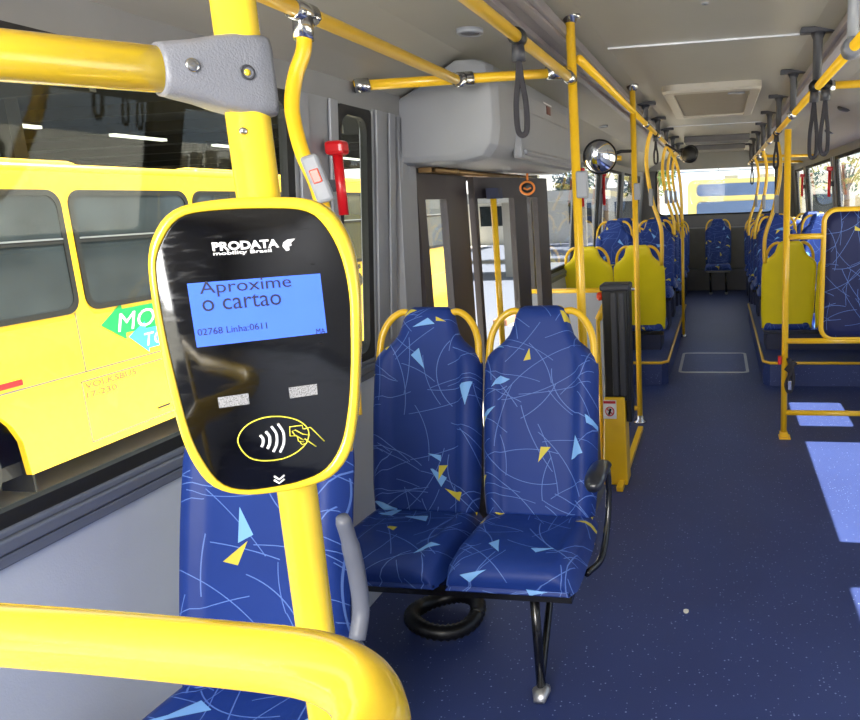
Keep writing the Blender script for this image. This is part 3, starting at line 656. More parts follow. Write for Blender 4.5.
# ============================================================ NEAR HANDRAIL + VALIDATOR
PX, PY = -.4695, .70
hr = thing('stanchion', 'nearest bright yellow vertical pole with side bar, carrying the card validator', 'pole', (PX, PY, 0))
mb = MB(); mb.cyl((PX, PY, 0), (PX, PY, 2.2), .0212, 32); obj('pole', mb, Y1, hr)
bd = Vector((-.108, -.16, 0)).normalized(); J = Vector((PX, PY, 1.634))
mb = MB(); mb.cyl(J, J + bd * .62, .0208, 32); obj('side_bar', mb, Y1, hr)
nb = Vector((-bd.y, bd.x, 0))
if nb.y > 0: nb = -nb
mb = MB(); rings = []
for s_, hv, hn in ((.077, .021, .021), (.077, .0232, .0228), (.073, .0240, .0236), (.066, .0250, .0245), (.048, .0285, .0252), (.030, .0330, .0258), (.012, .0370, .0262), (-.004, .0385, .0262), (-.018, .0385, .0262), (-.0235, .0375, .022), (-.0255, .036, .014)):
    ex = .8 if s_ > .07 else (.6 if s_ > .045 else .38)
    rings.append([J + bd * s_ + Vector((0, 0, 1)) * hv * (abs(math.sin(a)) ** ex) * (1 if math.sin(a) > 0 else -1) + nb * hn * (abs(math.cos(a)) ** ex) * (1 if math.cos(a) > 0 else -1) for a in (2 * math.pi * k / 40 for k in range(40))])
mb.rings(rings); cl = obj('joint_clamp', mb, GP, hr)
mb = MB(); q = J + bd * .055 + nb * .0238 + Vector((0, 0, .002)); mb.disc_lathe(q, nb, [(.0062, 0), (.0062, .003), (.0048, .0042), (.001, .0036)], 20); obj('screw', mb, CH, cl)
mb = MB(); q = J + bd * .006 + nb * .0252; mb.disc_lathe(q, nb, [(.0072, 0), (.0072, .0022), (.0052, .0026), (.005, .0005)], 20); obj('screw_cup', mb, GD, cl)
mb = MB(); mb.disc_lathe(q + nb * .0006, nb, [(.003, 0), (.003, .0012)], 16); obj('screw', mb, Y1, cl)
mb = MB(); mb.disc_lathe(onY(243, 131, .679), (0.6, -.8, 0), [(.004, 0), (.0036, .002), (.001, .003)], 14); obj('rivet', mb, CH, hr)
# foreground guard rail bending back towards the driver
pts = [(-1.1, .371, 1.222), (-.8, .371, 1.222), (-.487, .372, 1.2225), (-.40, .373, 1.222), (-.33, .373, 1.221), (-.28, .3715, 1.221), (-.245, .366, 1.222), (-.215, .352, 1.223), (-.194, .330, 1.224), (-.182, .30, 1.224), (-.178, .22, 1.224), (-.178, .0, 1.224), (-.178, -.3, 1.224)]
g = thing('guard_rail', 'thick glossy yellow rail curving across the bottom left foreground', 'handrail', (-.25, .3, 0))
mb = MB(); mb.tube(catmull(pts, 6), .0205, 32); obj('rail', mb, Y1, g)
mb = MB(); mb.cyl((-.178, -.3, 0), (-.178, -.3, 1.224), .0205, 24); obj('post', mb, Y1, g)

AV = math.atan2(.6276, .7785); NV = Vector((math.sin(AV), -math.cos(AV), 0)); UV_ = Vector((math.cos(AV), math.sin(AV), 0))
P0 = Vector((PX, PY, 1.36)) + NV * .055
vd = thing('card_validator', 'black glossy card validator with yellow rim and blue screen, mounted on the nearest yellow pole', 'card reader', P0, AV)
def F(px, py):
    r = Vector(ray(px, py)); C0 = Vector((0, 0, CAMH)); t = (P0 - C0).dot(NV) / r.dot(NV); q = C0 + r * t - P0
    return q.dot(UV_), q.z
def outline(zpts, n=96):
    pts = [F(140 + a / 2.3217, 190 + b / 2.3217) for a, b in zpts]
    sm = catmull([(x, z, 0) for x, z in pts], 12, True)
    return sm
OUT = [(33, 100), (60, 60), (105, 35), (200, 20), (300, 16), (385, 20), (440, 45), (480, 100), (502, 170), (512, 250), (514, 330), (512, 430), (506, 530), (490, 610), (450, 665), (385, 692), (300, 706), (235, 709), (175, 694), (135, 655), (98, 580), (62, 440), (36, 310), (20, 200), (20, 145)]
INN = [(55, 110), (78, 76), (115, 55), (200, 45), (300, 42), (375, 46), (415, 66), (452, 118), (475, 180), (487, 250), (490, 330), (490, 420), (484, 510), (468, 590), (432, 648), (375, 676), (300, 692), (240, 697), (190, 682), (152, 638), (116, 565), (80, 430), (53, 305), (38, 205), (38, 155)]
oc = outline(OUT); ic = outline(INN)
def polar(pts, n=120):
    cx = sum(p.x for p in pts) / len(pts); cz = sum(p.y for p in pts) / len(pts)
    return cx, cz
ccx, ccz = F(258, 345)
def resamp(pts, n=120):
    ang = sorted(((math.atan2(p.y - ccz, p.x - ccx), math.hypot(p.x - ccx, p.y - ccz)) for p in pts)); out = []
    for k in range(n):
        a = -math.pi + 2 * math.pi * (k + .5) / n
        lo = max((q for q in ang if q[0] <= a), default=(ang[-1][0] - 2 * math.pi, ang[-1][1])); hi = min((q for q in ang if q[0] > a), default=(ang[0][0] + 2 * math.pi, ang[0][1]))
        f = (a - lo[0]) / (hi[0] - lo[0] + 1e-9); r = lo[1] + (hi[1] - lo[1]) * f
        out.append((r * math.cos(a), r * math.sin(a)))
    return out
ro, ri = resamp(oc), resamp(ic)
def ring(rs, y, sc=1, dx=0, mixr=None, k=0):
    return [Vector((ccx + x * sc + dx, y, ccz + z * sc)) for x, z in rs]
def mixr(f): return [(a[0] * (1 - f) + b[0] * f, a[1] * (1 - f) + b[1] * f) for a, b in zip(ri, ro)]
mb = MB(); mb.rings([ring(ri, .004), ring(ri, -.0008), ring(mixr(.25), -.0022), ring(mixr(.6), -.0018), ring(mixr(.88), .0005), ring(ro, .004), ring(ro, .012, 1.0, .003), ring(ro, .024, 1.0, .006), ring(ro, .030, .97, .006), ring(ro, .0332, .85, .004)])
hs = obj('housing', mb, Y1, vd, world=False)
mb = MB(); mb.rings([ring(ri, .004, 1.0), ring(ri, .0003, .998), ring(ri, .0, .99)]); fp = obj('face_plate', mb, VBK, vd, world=False)
mb = MB(); mb.box(-.016, .016, .030, .0338, ccz - .05, ccz + .05); obj('mounting_bracket', mb, BK, vd, world=False)
def pr2(*px): return [F(*p) for p in px]
def ff(d): return lambda a, b: Vector((a, -d, b))
q = pr2((187.9, 282.9), (320.6, 274), (326.5, 333.3), (195.6, 346.9)); x0 = (q[0][0] + q[3][0]) / 2; x1 = (q[1][0] + q[2][0]) / 2; z1 = (q[0][1] + q[1][1]) / 2; z0 = (q[2][1] + q[3][1]) / 2
mb = MB(); mb.box(x0, x1, -.0006, .002, z0, z1); sc_ = obj('screen', mb, SCR, vd, world=False)
SX = lambda p: F(*p)[0]; SZ = lambda p: F(*p)[1]
def ptxt(s, l, r, b, tp, m, parent, nm, d=.0011, **k): return obj(nm, text_mb(s, SX(l), SX(r), SZ(b), SZ(tp), ff(d), **k), m, parent, world=False)
ptxt('Aproxime', (200, 294), (291.5, 288), (214, 297), (203, 281.5), GLYPH, sc_, 'screen_text')
ptxt('o cartao', (202.5, 308), (281.5, 303), (202.5, 311.8), (245, 294.5), GLYPH, sc_, 'screen_text')
ptxt('02768 Linha:0611', (197.5, 333), (267, 327), (198, 335.8), (198, 329), GLYPH, sc_, 'screen_text')
ptxt('MA', (316, 331), (325, 331), (317, 334.2), (317, 328.5), GLYPH, sc_, 'screen_text')
ptxt('PRODATA', (212, 247), (278.5, 243), (213, 251.2), (213, 242.3), WH, fp, 'maker_logo', bold=.04)
ptxt('mobility Brasil', (213, 253), (271.5, 251), (214, 256.6), (214, 251.8), WH, fp, 'maker_logo', bold=.02)
def poly_px(pxs, d=.001, d2=0.0):
    mb = MB(); P_ = [F(*p) for p in pxs]; mb.prism(P_, ff(d), ff(d2)); return mb
Z6 = lambda a, b: (180 + a / 4.8, 200 + b / 4.8)
obj('logo_arrow', poly_px([Z6(552, 185), Z6(515, 190), Z6(495, 205), Z6(492, 222), Z6(510, 245), Z6(525, 240), Z6(522, 222), Z6(535, 218), Z6(532, 205)]), WH, fp, world=False)
Z7 = lambda a, b: (190 + a / 4.8, 350 + b / 4.8)
for pl in ([(133, 228), (280, 207), (285, 258), (140, 278)], [(473, 180), (608, 162), (612, 212), (480, 232)]):
    obj('silver_label', poly_px([Z7(*p) for p in pl]), LABM, fp, world=False)
def line_px(pl, r, m, nm, conv=Z7, closed=False, n=5):
    P_ = [Vector((F(*conv(*p))[0], -.0008, F(*conv(*p))[1])) for p in pl]; mb = MB(); mb.tube(catmull(P_, n, closed) if n else P_, r, 6, closed=closed, flat=None); return obj(nm, mb, m, fp, world=False)
line_px([(230, 440), (262, 370), (340, 328), (430, 318), (520, 338), (568, 385), (555, 450), (480, 508), (380, 530), (285, 515)], .0007, YLINE, 'tap_ring', closed=True)
for cx_, hh in ((352, 28), (384, 41), (418, 61), (452, 68)):
    cy_ = 436 - (cx_ - 352) * .14; b_ = hh * .38
    line_px([(cx_ - b_ - 4, cy_ - hh), (cx_ - b_ * .25, cy_ - hh * .5), (cx_, cy_), (cx_ - b_ * .15, cy_ + hh * .5), (cx_ - b_ * .75, cy_ + hh)], .0014, WH, 'wave_arc')
for pl in ([(542, 378), (538, 360), (478, 368), (480, 412), (512, 410)], [(575, 408), (540, 402), (505, 383), (490, 390), (502, 407), (530, 422), (545, 432)], [(545, 378), (578, 370), (645, 437)], [(515, 412), (520, 436), (548, 440)], [(528, 440), (537, 453), (560, 447)], [(550, 425), (605, 462)]):
    line_px(pl, .0006, YLINE, 'hand_icon', n=0)
for dz in (0, 18): line_px([(404, 605 + dz), (428, 620 + dz), (453, 600 + dz)], .0011, WH, 'chevron', n=0)

# ============================================================ RAILS, POLES, STRAPS
def clamp(mb, a, b, r=.024): mb.tube([a, a, b, b], [r * .85, r, r, r * .85], 16)
R_ = .0175
# rail over the left seats with drop tube and cross bar
t = thing('ceiling_rail', 'yellow overhead rail above the left seats with curved drop tube and cross bar', 'handrail', (-.92, 2, 1.9))
LX, LZ = -.92, 1.937
mb = MB(); mb.cyl((LX, -.6, LZ), (LX, 2.60, LZ), R_, 20); obj('rail', mb, YR, t)
ca, cb = Vector((-1.235, 2.46, 1.915)), Vector((-.57, 2.93, 1.99))
cm = ca.lerp(cb, (LX - ca.x) / (cb.x - ca.x))
mb = MB(); mb.tube([ca, cb], R_, 20); obj('cross_bar', mb, YR, t)
mb = MB(); dd = (cb - ca).normalized(); clamp(mb, ca, ca + dd * .05); obj('end_sleeve', mb, CH, t); mb = MB(); clamp(mb, cb - dd * .1, cb - dd * .02);  obj('end_sleeve', mb, CH, t)
mb = MB(); clamp(mb, cm - dd * .035, cm + dd * .035, .025); clamp(mb, Vector((LX, cm.y - .06, LZ)), Vector((LX, cm.y, LZ + .012))); obj('tee_clamp', mb, CH, t)
D = [onY(310, 20, 1.62), onY(304, 48, 1.61), onY(296, 74, 1.60), onY(292, 100, 1.585), onY(294, 122, 1.575), onY(303, 155, 1.56), onY(318, 190, 1.555), Vector((-.845, 1.50, 1.42)), Vector((-.80, 1.45, 1.22)), Vector((-.79, 1.42, 1.06))]
D[0] = Vector((LX, D[0].y, LZ - .01))
mb = MB(); mb.tube(catmull(D, 6), .0165, 20); obj('drop_tube', mb, YR, t)
mb = MB(); clamp(mb, D[0], D[0] + (D[1] - D[0]).normalized() * .05, .0225); clamp(mb, Vector((LX, D[0].y - .04, LZ)), Vector((LX, D[0].y + .04, LZ)), .0235)
for k in (-.03, .03): mb.disc_lathe((LX + .02, D[0].y + k, LZ - .008), (1, -.6, -.3), [(.006, 0), (.006, .006)], 10)
obj('tee_clamp', mb, CH, t)
# stop button box
def stopbox(p, label, group='stop request buttons', s=1.0, button=True):
    b = thing('stop_button', label, 'button', p, 0, group)
    mb = MB(); mb.box(-.019 * s, .019 * s, -.032, -.004, -.055, .05); h = obj('button_housing', mb, GL, b, world=False, bevel=.007)
    if button: mb = MB(); mb.box(-.010 * s, .010 * s, -.036, -.03, -.012, .018); obj('orange_button', mb, ORG, b, world=False, bevel=.002)
    return b
p_ = onY(319, 178, 1.545); sb = stopbox(p_, 'grey stop button box with orange push button on the curved drop tube'); sb.rotation_euler = (0, -.28, .35)
# main left rail A (near) and vertical pole
def rail_thing(label, x, y0, y1, z, m=YR): 
    t = thing('ceiling_rail', label, 'handrail', (x, (y0 + y1) / 2, z), 0); mb = MB(); mb.cyl((x, y0, z), (x, y1, z), R_, 20); obj('rail', mb, m, t)
    return t
ra = rail_thing('yellow overhead rail from the top edge to the pole behind the double seat', -.57, -.5, 2.93, 1.965)
mb = MB(); clamp(mb, (-.57, 2.86, 1.965), (-.57, 2.94, 1.965)); obj('end_clamp', mb, CH, ra)
rb = rail_thing('yellow overhead rail along the left side of the aisle, from tall pole to rear', -.54, 2.97, 11.6, 2.04)
P1 = Vector((-.567, 2.95, 0))
t = thing('stanchion', 'tall yellow pole directly behind the double seat, with grey button box', 'pole', P1)
mb = MB(); mb.cyl(P1, P1 + Vector((0, 0, 2.2)), .0185, 20); obj('pole', mb, YR, t)
mb = MB(); clamp(mb, P1 + Vector((0, 0, 2.06)), P1 + Vector((0, 0, 2.13)), .022); clamp(mb, P1 + Vector((0, 0, 1.95)), P1 + Vector((0, 0, 1.99)), .025); mb.disc_lathe(P1 + Vector((0, 0, 2.17)), (0, 0, 1), [(.022, 0), (.026, .012), (.042, .018), (.042, .028)]); obj('clamp', mb, CH, t)
stopbox(onY(583, 184, 2.935), 'grey button box on the tall pole behind the double seat', s=1.25, button=False)
P2 = Vector((-.54, 4.78, 0))
t = thing('stanchion', 'yellow floor-to-ceiling pole beside the black post at the door', 'pole', P2)
mb = MB(); mb.cyl(P2, P2 + Vector((0, 0, 2.2)), .0185, 20); obj('pole', mb, YR, t)
mb = MB()
for z in (.10, .92, 1.76, 1.98, 2.03): clamp(mb, P2 + Vector((0, 0, z - .025)), P2 + Vector((0, 0, z + .025)), .025)
mb.disc_lathe(P2, (0, 0, 1), [(.045, 0), (.045, .008), (.024, .02), (.022, .05)]); mb.disc_lathe(P2 + Vector((0, 0, 2.16)), (0, 0, 1), [(.022, 0), (.04, .03), (.04, .04)])
mb.cyl(P2 + Vector((-.0, 0, .92)), P2 + Vector((-.10, 0, .92)), .014, 12)
obj('clamp', mb, CH, t)
mb = MB(); mb.cyl(P2 + Vector((-.08, 0, 1.76)), (-.78, 4.78, 1.76), .016, 12); obj('mirror_bar', mb, YR, t)
stopbox(P2 + Vector((.02, -.02, 1.55)), 'grey button box on the pole beside the door partition', s=1.1, button=False)
# convex mirrors
def mirror(label, c, ax, r, arm):
    t = thing('convex_mirror', label, 'mirror', c, 0, 'round convex mirrors'); ax = Vector(ax).normalized()
    mb = MB(); mb.disc_lathe(c, ax, [(r * .9, -.02), (r, -.012), (r * 1.04, 0), (r, .012), (r * .93, .012)], 36)
    mb.disc_lathe(Vector(c) - ax * .02, ax, [(r * .3, -.03), (r * .8, -.015), (r * .92, 0)], 30); obj('mirror_rim', mb, BK, t)
    mb = MB(); mb.disc_lathe(c, ax, [(r * .95 * math.sin(a), .008 + .035 * (math.cos(a))) for a in (math.pi / 2 * (1 - k / 8) for k in range(9))][:-1] + [(.002, .043)], 36); obj('mirror_face', mb, MIRR, t)
    mb = MB(); mb.tube(arm, .011, 10); obj('mirror_arm', mb, BK, t)
mc = onY(600, 157, 4.70)
mirror('round convex mirror with black rim on the door-side pole', mc, (.25, -1, -.12), .105, [mc + Vector((.02, .04, 0)), (-.62, 4.76, 1.80), (-.54, 4.78, 1.80)])
mc2 = onY(690, 154, 7.5)
mirror('round black-backed mirror hung from the left aisle rail', mc2, (.3, 1, -.1), .085, [mc2, (-.42, 7.52, 1.95), (-.54, 7.55, 2.03)])
# right rail and posts
rr_ = rail_thing('yellow overhead rail along the right side of the aisle', .42, 1.6, 11.4, 1.95)
for xx, y in ((.435, 3.47), (.42, 9.3), (.42, 10.9)):
    c_ = thing('cross_rail', {3.47: 'nearest short yellow bar from the right overhead rail to the wall', 9.3: 'yellow cross bar above the right rear seats', 10.9: 'yellow cross bar nearest the rear window on the right'}[y], 'handrail', (.8, y, 1.95), 0, 'yellow bars from the right rail to the wall')
    mb = MB(); mb.cyl((.47, y, 1.95), (1.16, y, 1.95 if y < 4 else 1.93), .0165, 16); obj('bar', mb, YR, c_)
    mb = MB(); clamp(mb, (.43, y, 1.95), (.49, y, 1.95), .022); obj('sleeve', mb, CH, c_)
# hangers
def hanger(x, y, z, zc, label, g):
    t = thing('rail_hanger', label, 'bracket', (x, y, z), 0, g)
    mb = MB(); mb.box(-.075, .075, -.03, .03, zc - z - .024, zc - z + .001); obj('mount_plate', mb, GD, t, world=False, bevel=.006)
    mb = MB(); mb.tube([(0, 0, zc - z - .02), (0, 0, zc - z - .05), (0, 0, .02)], [.034, .021, .019], 14); obj('post', mb, GD, t, world=False)
    mb = MB(); mb.tube([(0, -.03, 0), (0, .03, 0)], .026, 14); obj('clamp', mb, CH, t, world=False)
    return t
h0 = hanger(.42, 3.52, 1.95, 2.2, 'nearest dark grey T hanger on the right overhead rail', 'rail hangers')
names = ['second', 'third', 'fourth', 'fifth', 'sixth', 'seventh', 'eighth']
for i, y in enumerate((4.62, 5.7, 6.75, 7.75, 8.75, 9.75, 10.75)):
    dup(h0, (.42, y, 1.95), 0, '%s dark grey T hanger along the right overhead rail, counted from the camera' % names[i])
h1 = hanger(-.54, 5.62, 2.04, 2.195, 'nearest dark grey T hanger on the left aisle rail, behind the door pole', 'rail hangers')
for i, y in enumerate((6.68, 7.75, 8.8, 9.9, 11.0)):
    dup(h1, (-.54, y, 2.04), 0, '%s dark grey T hanger along the left aisle rail, counted from the camera' % names[i])
t = thing('rail_hanger', 'grey post with round clamp at the top right corner', 'bracket', (.42, 2.62, 1.95), 0, 'rail hangers')
mb = MB(); mb.cyl((.42, 2.62, 1.97), (.42, 2.62, 2.2), .019, 14); obj('post', mb, GL, t)
mb = MB(); mb.tube([(.42, 2.57, 1.95), (.42, 2.60, 1.95), (.42, 2.64, 1.95), (.42, 2.67, 1.95)], [.028, .034, .034, .028], 16); obj('clamp', mb, GP, t)
# right barrier pole
BP = Vector((.395, 4.5, 0))
t = thing('wheelchair_barrier', 'yellow tube barrier with dark blue padded panel at the right side', 'barrier', BP)
mb = MB(); mb.cyl(BP, BP + Vector((-.01, 0, 1.86)), .0195, 18); obj('post', mb, YR, t)
mb = MB(); mb.box(.365, .435, 4.46, 4.54, 0, .012); mb.box(.37, .42, 4.475, 4.525, .012, .04); obj('base_plate', mb, YR, t, bevel=.003)
mb = MB(); clamp(mb, BP + Vector((-.01, 0, 1.86)), BP + Vector((-.01, 0, 1.93)), .021); mb.cyl((.385, 4.5, 1.93), (.42, 4.5, 1.95), .02, 12); obj('sleeve', mb, CH, t)
for z in (1.248, .62, .165):
    mb = MB(); mb.cyl((.395, 4.5, z), (.605 if z > 1 else 1.14, 4.5, z), .017, 16); obj('cross_bar', mb, YR, t)
fr = rrect(.603, 1.14, .635, 1.395, .07, 6)
mb = MB(); mb.tube([(a, 4.5, b) for a, b in fr], .018, 14, closed=True); obj('panel_frame', mb, YR, t)
mb = MB(); p1_ = rrect(.612, 1.131, .645, 1.386, .06, 6); p2_ = rrect(.65, 1.09, .69, 1.34, .06, 6)
mb.rings([[Vector((a, 4.515, b)) for a, b in p1_], [Vector((a, 4.485, b)) for a, b in p1_], [Vector((a, 4.478, b)) for a, b in p2_]]); obj('padded_panel', mb, FABP, t)
mb = MB(); mb.cyl((1.14, 4.5, 0), (1.14, 4.5, .66), .0175, 14); obj('post', mb, YR, t)
# belt and button on the barrier post
t = thing('seat_belt', 'black safety belt bundle hanging on the barrier post', 'belt', (.41, 4.46, .33))
mb = MB(); mb.tube(catmull([(.41, 4.47, .52), (.43, 4.455, .45), (.40, 4.45, .36), (.42, 4.46, .31), (.44, 4.45, .38), (.43, 4.46, .47), (.41, 4.47, .52)], 5), .016, 8, flat=(1.3, .8)); mb.tube([(.45, 4.46, .50), (.40, 4.455, .44)], .02, 8); obj('webbing', mb, WEB, t)
mb = MB(); mb.box(.405, .43, 4.42, 4.44, .33, .39); obj('buckle', mb, CH, t, bevel=.004)
mb = MB(); mb.box(.35, .372, 4.46, 4.50, .48, .53); tag(obj('red_latch', mb, RED, bevel=.004), 'small red latch on the barrier post above the belt', 'latch')
# straps
def strap(label, x, y, z, ln, w_=.024, g='hanging grab straps', sway=0):
    t = thing('grab_strap', label, 'strap', (x, y, z - ln), 0, g)
    mb = MB(); mb.tube([(x, y - .018, z), (x, y + .018, z)], .025, 14); obj('strap_collar', mb, BK, t)
    mb = MB(); mb.tube([(x, y, z - .02), (x, y, z - .065)], [.018, .021], 12); obj('strap_sleeve', mb, GD, t)
    mb = MB(); s2 = .015; pts = catmull([(x, y, z - .06), (x - .006, y, z - .12), (x - s2, y + sway * .3, z - ln * .72), (x - s2 * .8, y + sway * .4, z - ln), (x + s2 * .8, y + sway * .4, z - ln), (x + s2, y + sway * .3, z - ln * .72), (x + .006, y, z - .12), (x, y, z - .06)], 6)
    mb.tube(pts, .005, 8, flat=(.4, 1.7)); obj('strap_loop', mb, WEB, t)
    return t
strap('grey grab strap hanging in front of the grey cover box', -.57, 2.16, 1.965, .26)
strap('left black strap loop of the two below the nearest right hanger', .405, 3.47, 1.95, .29)
strap('right black strap of the two below the nearest right hanger', .445, 3.42, 1.95, .28)
strap('thin black strap on the right rail just past the barrier post', .42, 5.9, 1.95, .25)
strap('farthest black strap hanging at the rear window', .42, 10.2, 1.95, .3)
strap('black strap on the left aisle rail above the yellow-backed pair', -.54, 6.45, 2.04, .24)
# S-shaped tubes from the rails to the seat backs
def stube(label, x, y, zt, s, zb):
    t = thing('curved_stanchion', label, 'handrail', (x, y, zb), 0, 'curved tubes from rail to seat corner')
    mb = MB(); pts = catmull([(x, y, zt), (x + s * .035, y, zt - .10), (x + s * .05, y, zt - .28), (x + s * .01, y, zt - .55), (x - s * .055, y, zt - .76), (x - s * .065, y, zt - .9), (x - s * .06, y, zb)], 5); mb.tube(pts, .0165, 14); obj('tube', mb, YR, t)
    mb = MB(); clamp(mb, (x, y, zt - .03), (x, y, zt + .0), .024); clamp(mb, (x - s * .06, y, zb - .0), (x - s * .06, y, zb + .04), .024); obj('clamp', mb, CH, t)
    mb = MB(); mb.box(x + s * .02 - .014, x + s * .02 + .02, y - .035, y - .005, zt - .60, zt - .46); obj('button_box', mb, GL, t, bevel=.006)
LN = ['nearest', 'second', 'third', 'fourth']
for i, (y, zb) in enumerate(((6.12, .95), (7.85, 1.12), (8.65, 1.12), (9.5, 1.0))): stube('%s curved yellow tube from the left aisle rail down to a seat corner' % LN[i], -.54, y, 2.04, -1, zb)
for i, (y, zb) in enumerate(((6.12, .95), (7.85, 1.12), (9.5, 1.0))): stube('%s curved yellow tube from the right rail down to a seat corner' % LN[i], .42, y, 1.95, 1, zb)
t = thing('stanchion', 'thin yellow floor-to-ceiling pole far back on the left of the aisle', 'pole', (-.40, 8.3, 0))
mb = MB(); mb.cyl((-.395, 7.95, 0), (-.395, 7.95, 1.2), .0165, 14); mb.tube(catmull([(-.395, 7.95, 1.2), (-.41, 7.95, 1.6), (-.45, 7.95, 1.85), (-.54, 7.95, 2.03)], 5), .0165, 14); obj('pole', mb, YR, t)
mb = MB()
for z in (.35, .9, 1.0): clamp(mb, (-.395, 7.95, z), (-.395, 7.95, z + .04), .023)
mb.disc_lathe((-.395, 7.95, 0), (0, 0, 1), [(.04, 0), (.04, .01), (.02, .03)]); obj('clamp', mb, CH, t)

# ============================================================ COVER BOX AND DOOR
t = thing('mechanism_cover', 'large grey moulded cover box above the passenger door', 'cover box', (-1.1, 3.7, 1.66))
# section in X-Z, lofted along Y with rounded near end
def csec(dx, dz, y):
    x0, x1, z0, z1 = -1.305 + .04 * 0, -.85 - dx, 1.668 + dz, 2.05 - dz * .2
    pts = [(x0, z0), (x1 - .12, z0), (x1 - .05, z0 + .015), (x1 - .015, z0 + .06), (x1, z0 + .13), (x1 + .0, z1 - .08), (x1 - .02, z1 - .02), (x1 - .06, z1 - .0), (x0 + .30, z1 - .0), (x0 + .16, z1 - .08), (x0 + .03, z1 - .14)]
    return [Vector((a, y, b)) for a, b in pts]
mb = MB(); mb.rings([csec(.07, .03, 2.84), csec(.02, .008, 2.85), csec(.0, .0, 2.89), csec(0, 0, 3.1), csec(-.0, 0, 4.52), csec(.03, .02, 4.56)]); mc_ = obj('cover_shell', mb, CASE, t, bevel=0)
mc_.modifiers.new('b', 'BEVEL').width = .02; mc_.modifiers['b'].segments = 4; mc_.modifiers['b'].limit_method = 'ANGLE'; mc_.modifiers['b'].angle_limit = .25
mb = MB(); mb.box(-.872, -.832, 3.12, 4.48, 1.69, 1.90); mb.box(-.84, -.818, 3.16, 4.44, 1.705, 1.73); obj('cover_flap', mb, CASE, t, bevel=.014)
mb = MB(); mb.box(-.868, -.852, 3.66, 3.84, 1.915, 1.985); pl = obj('indicator_plate', mb, WH, t, bevel=.004)
mb = MB(); mb.box(-.856, -.848, 3.71, 3.79, 1.93, 1.97); obj('indicator_lens', mb, mat('dark_red_lens', (96, 30, 24), .3), pl)
# door operating rods below the box
t = thing('door_mechanism', 'brass-coloured rod assembly under the grey cover box', 'mechanism', (-1.22, 3.9, 1.62))
mb = MB(); mb.cyl((-1.2, 3.06, 1.655), (-1.2, 4.7, 1.655), .011, 12); mb.box(-1.28, -1.22, 3.06, 4.75, 1.646, 1.667)
for y in (3.28, 4.35): mb.cyl((-1.2, y, 1.644), (-1.2, y, 1.666), .022, 12)
obj('rod', mb, BRASS, t)
mb = MB(); mb.box(-1.36, -1.312, 2.99, 5.02, 1.63, 1.86); mb.box(-1.36, -1.24, 2.99, 5.02, 1.67, 1.86); struct('trim_%d' % tn, mb, BK); tn += 1
# orange trinket
oc_ = onY(528, 188, 3.85)
t = thing('orange_ornament', 'small orange and black ornament hanging under the cover box by the door', 'ornament', oc_)
mb = MB(); mb.disc_lathe(oc_, (.1, -1, 0), [(.036, 0), (.042, .006), (.036, .012)], 24); obj('backing', mb, BK, t)
mb = MB(); pts = [oc_ + Vector((.038 * math.cos(a), -.014, .032 * math.sin(a))) for a in (2 * math.pi * k / 24 for k in range(24))]; mb.tube(pts, .006, 8, closed=True); mb.tube([oc_ + Vector((-.02, -.016, .0)), oc_ + Vector((.0, -.016, -.008)), oc_ + Vector((.02, -.016, 0))], .005, 6); mb.tube([oc_ + Vector((0, -.005, .03)), oc_ + Vector((0, 0, .075))], .006, 6); obj('orange_ring', mb, mat('ornament_orange', (248, 150, 70), .5), t)
# door leaves
DF = mat('door_frame_dark', (52, 46, 50), .4, .1, var=.15)
def leaf(name, label, a, b, z0, z1, glasses, m=DF, mid=None):
    # a,b floor points (x,y); glasses: list of (s0,s1) fractions
    t = thing(name, label, 'door', ((a[0] + b[0]) / 2, (a[1] + b[1]) / 2, z0)); A = Vector((*a, 0)); B = Vector((*b, 0)); d = (B - A); nn = Vector((-d.y, d.x, 0)).normalized() * .018
    def bx(mb, s0, s1, za, zb, k=1.0):
        p, q = A + d * s0, A + d * s1
        mb.hexa([p - nn * k + Vector((0, 0, za)), q - nn * k + Vector((0, 0, za)), q - nn * k + Vector((0, 0, zb)), p - nn * k + Vector((0, 0, zb))], [p + nn * k + Vector((0, 0, za)), q + nn * k + Vector((0, 0, za)), q + nn * k + Vector((0, 0, zb)), p + nn * k + Vector((0, 0, zb))])
    mb = MB(); s = 0
    for g0, g1 in glasses: bx(mb, s, g0, z0, z1); s = g1
    bx(mb, s, 1, z0, z1); bx(mb, 0, 1, z1 - .11, z1 - .001, .98); bx(mb, 0, 1, z0 + .001, z0 + .12, .98)
    obj('leaf_frame', mb, m, t)
    for g0, g1 in glasses: mb = MB(); bx(mb, g0, g1, z0 + .1, z1 - .1, .15); obj('glass', mb, WIN2, t)
    return t, A, d
leaf('door_leaf', 'dark-framed narrow glass door leaf beside the grey door pillar', (-1.285, 3.0), (-1.275, 3.60), -.28, 1.643, [(.13, .54)])
t, A, d = leaf('door_leaf', 'dark-framed door leaf folded inwards, with two panes and a yellow grab bar', (-1.255, 3.66), (-1.045, 4.40), -.28, 1.643, [(.035, .50), (.68, .84)])
g0 = onY(480, 188, 3.66); 
mb = MB(); gx = A + d * .17 + Vector((.05, -.03, 0)); mb.cyl((gx.x, gx.y, .35), (gx.x, gx.y, 1.56), .0165, 14); hb = obj('grab_bar', mb, YR, t)
mb = MB(); mb.box(gx.x - .03, gx.x + .04, gx.y - .025, gx.y + .04, 1.53, 1.585); mb.cyl((gx.x, gx.y, .40), (gx.x - .04, gx.y + .04, .40), .015, 8); obj('bar_bracket', mb, BLU, hb)
# door header window strip / frame post behind
mb = MB(); mb.box(-1.34, -1.27, 4.93, 5.03, 0, 1.8); struct('trim_%d' % tn, mb, DF); tn += 1
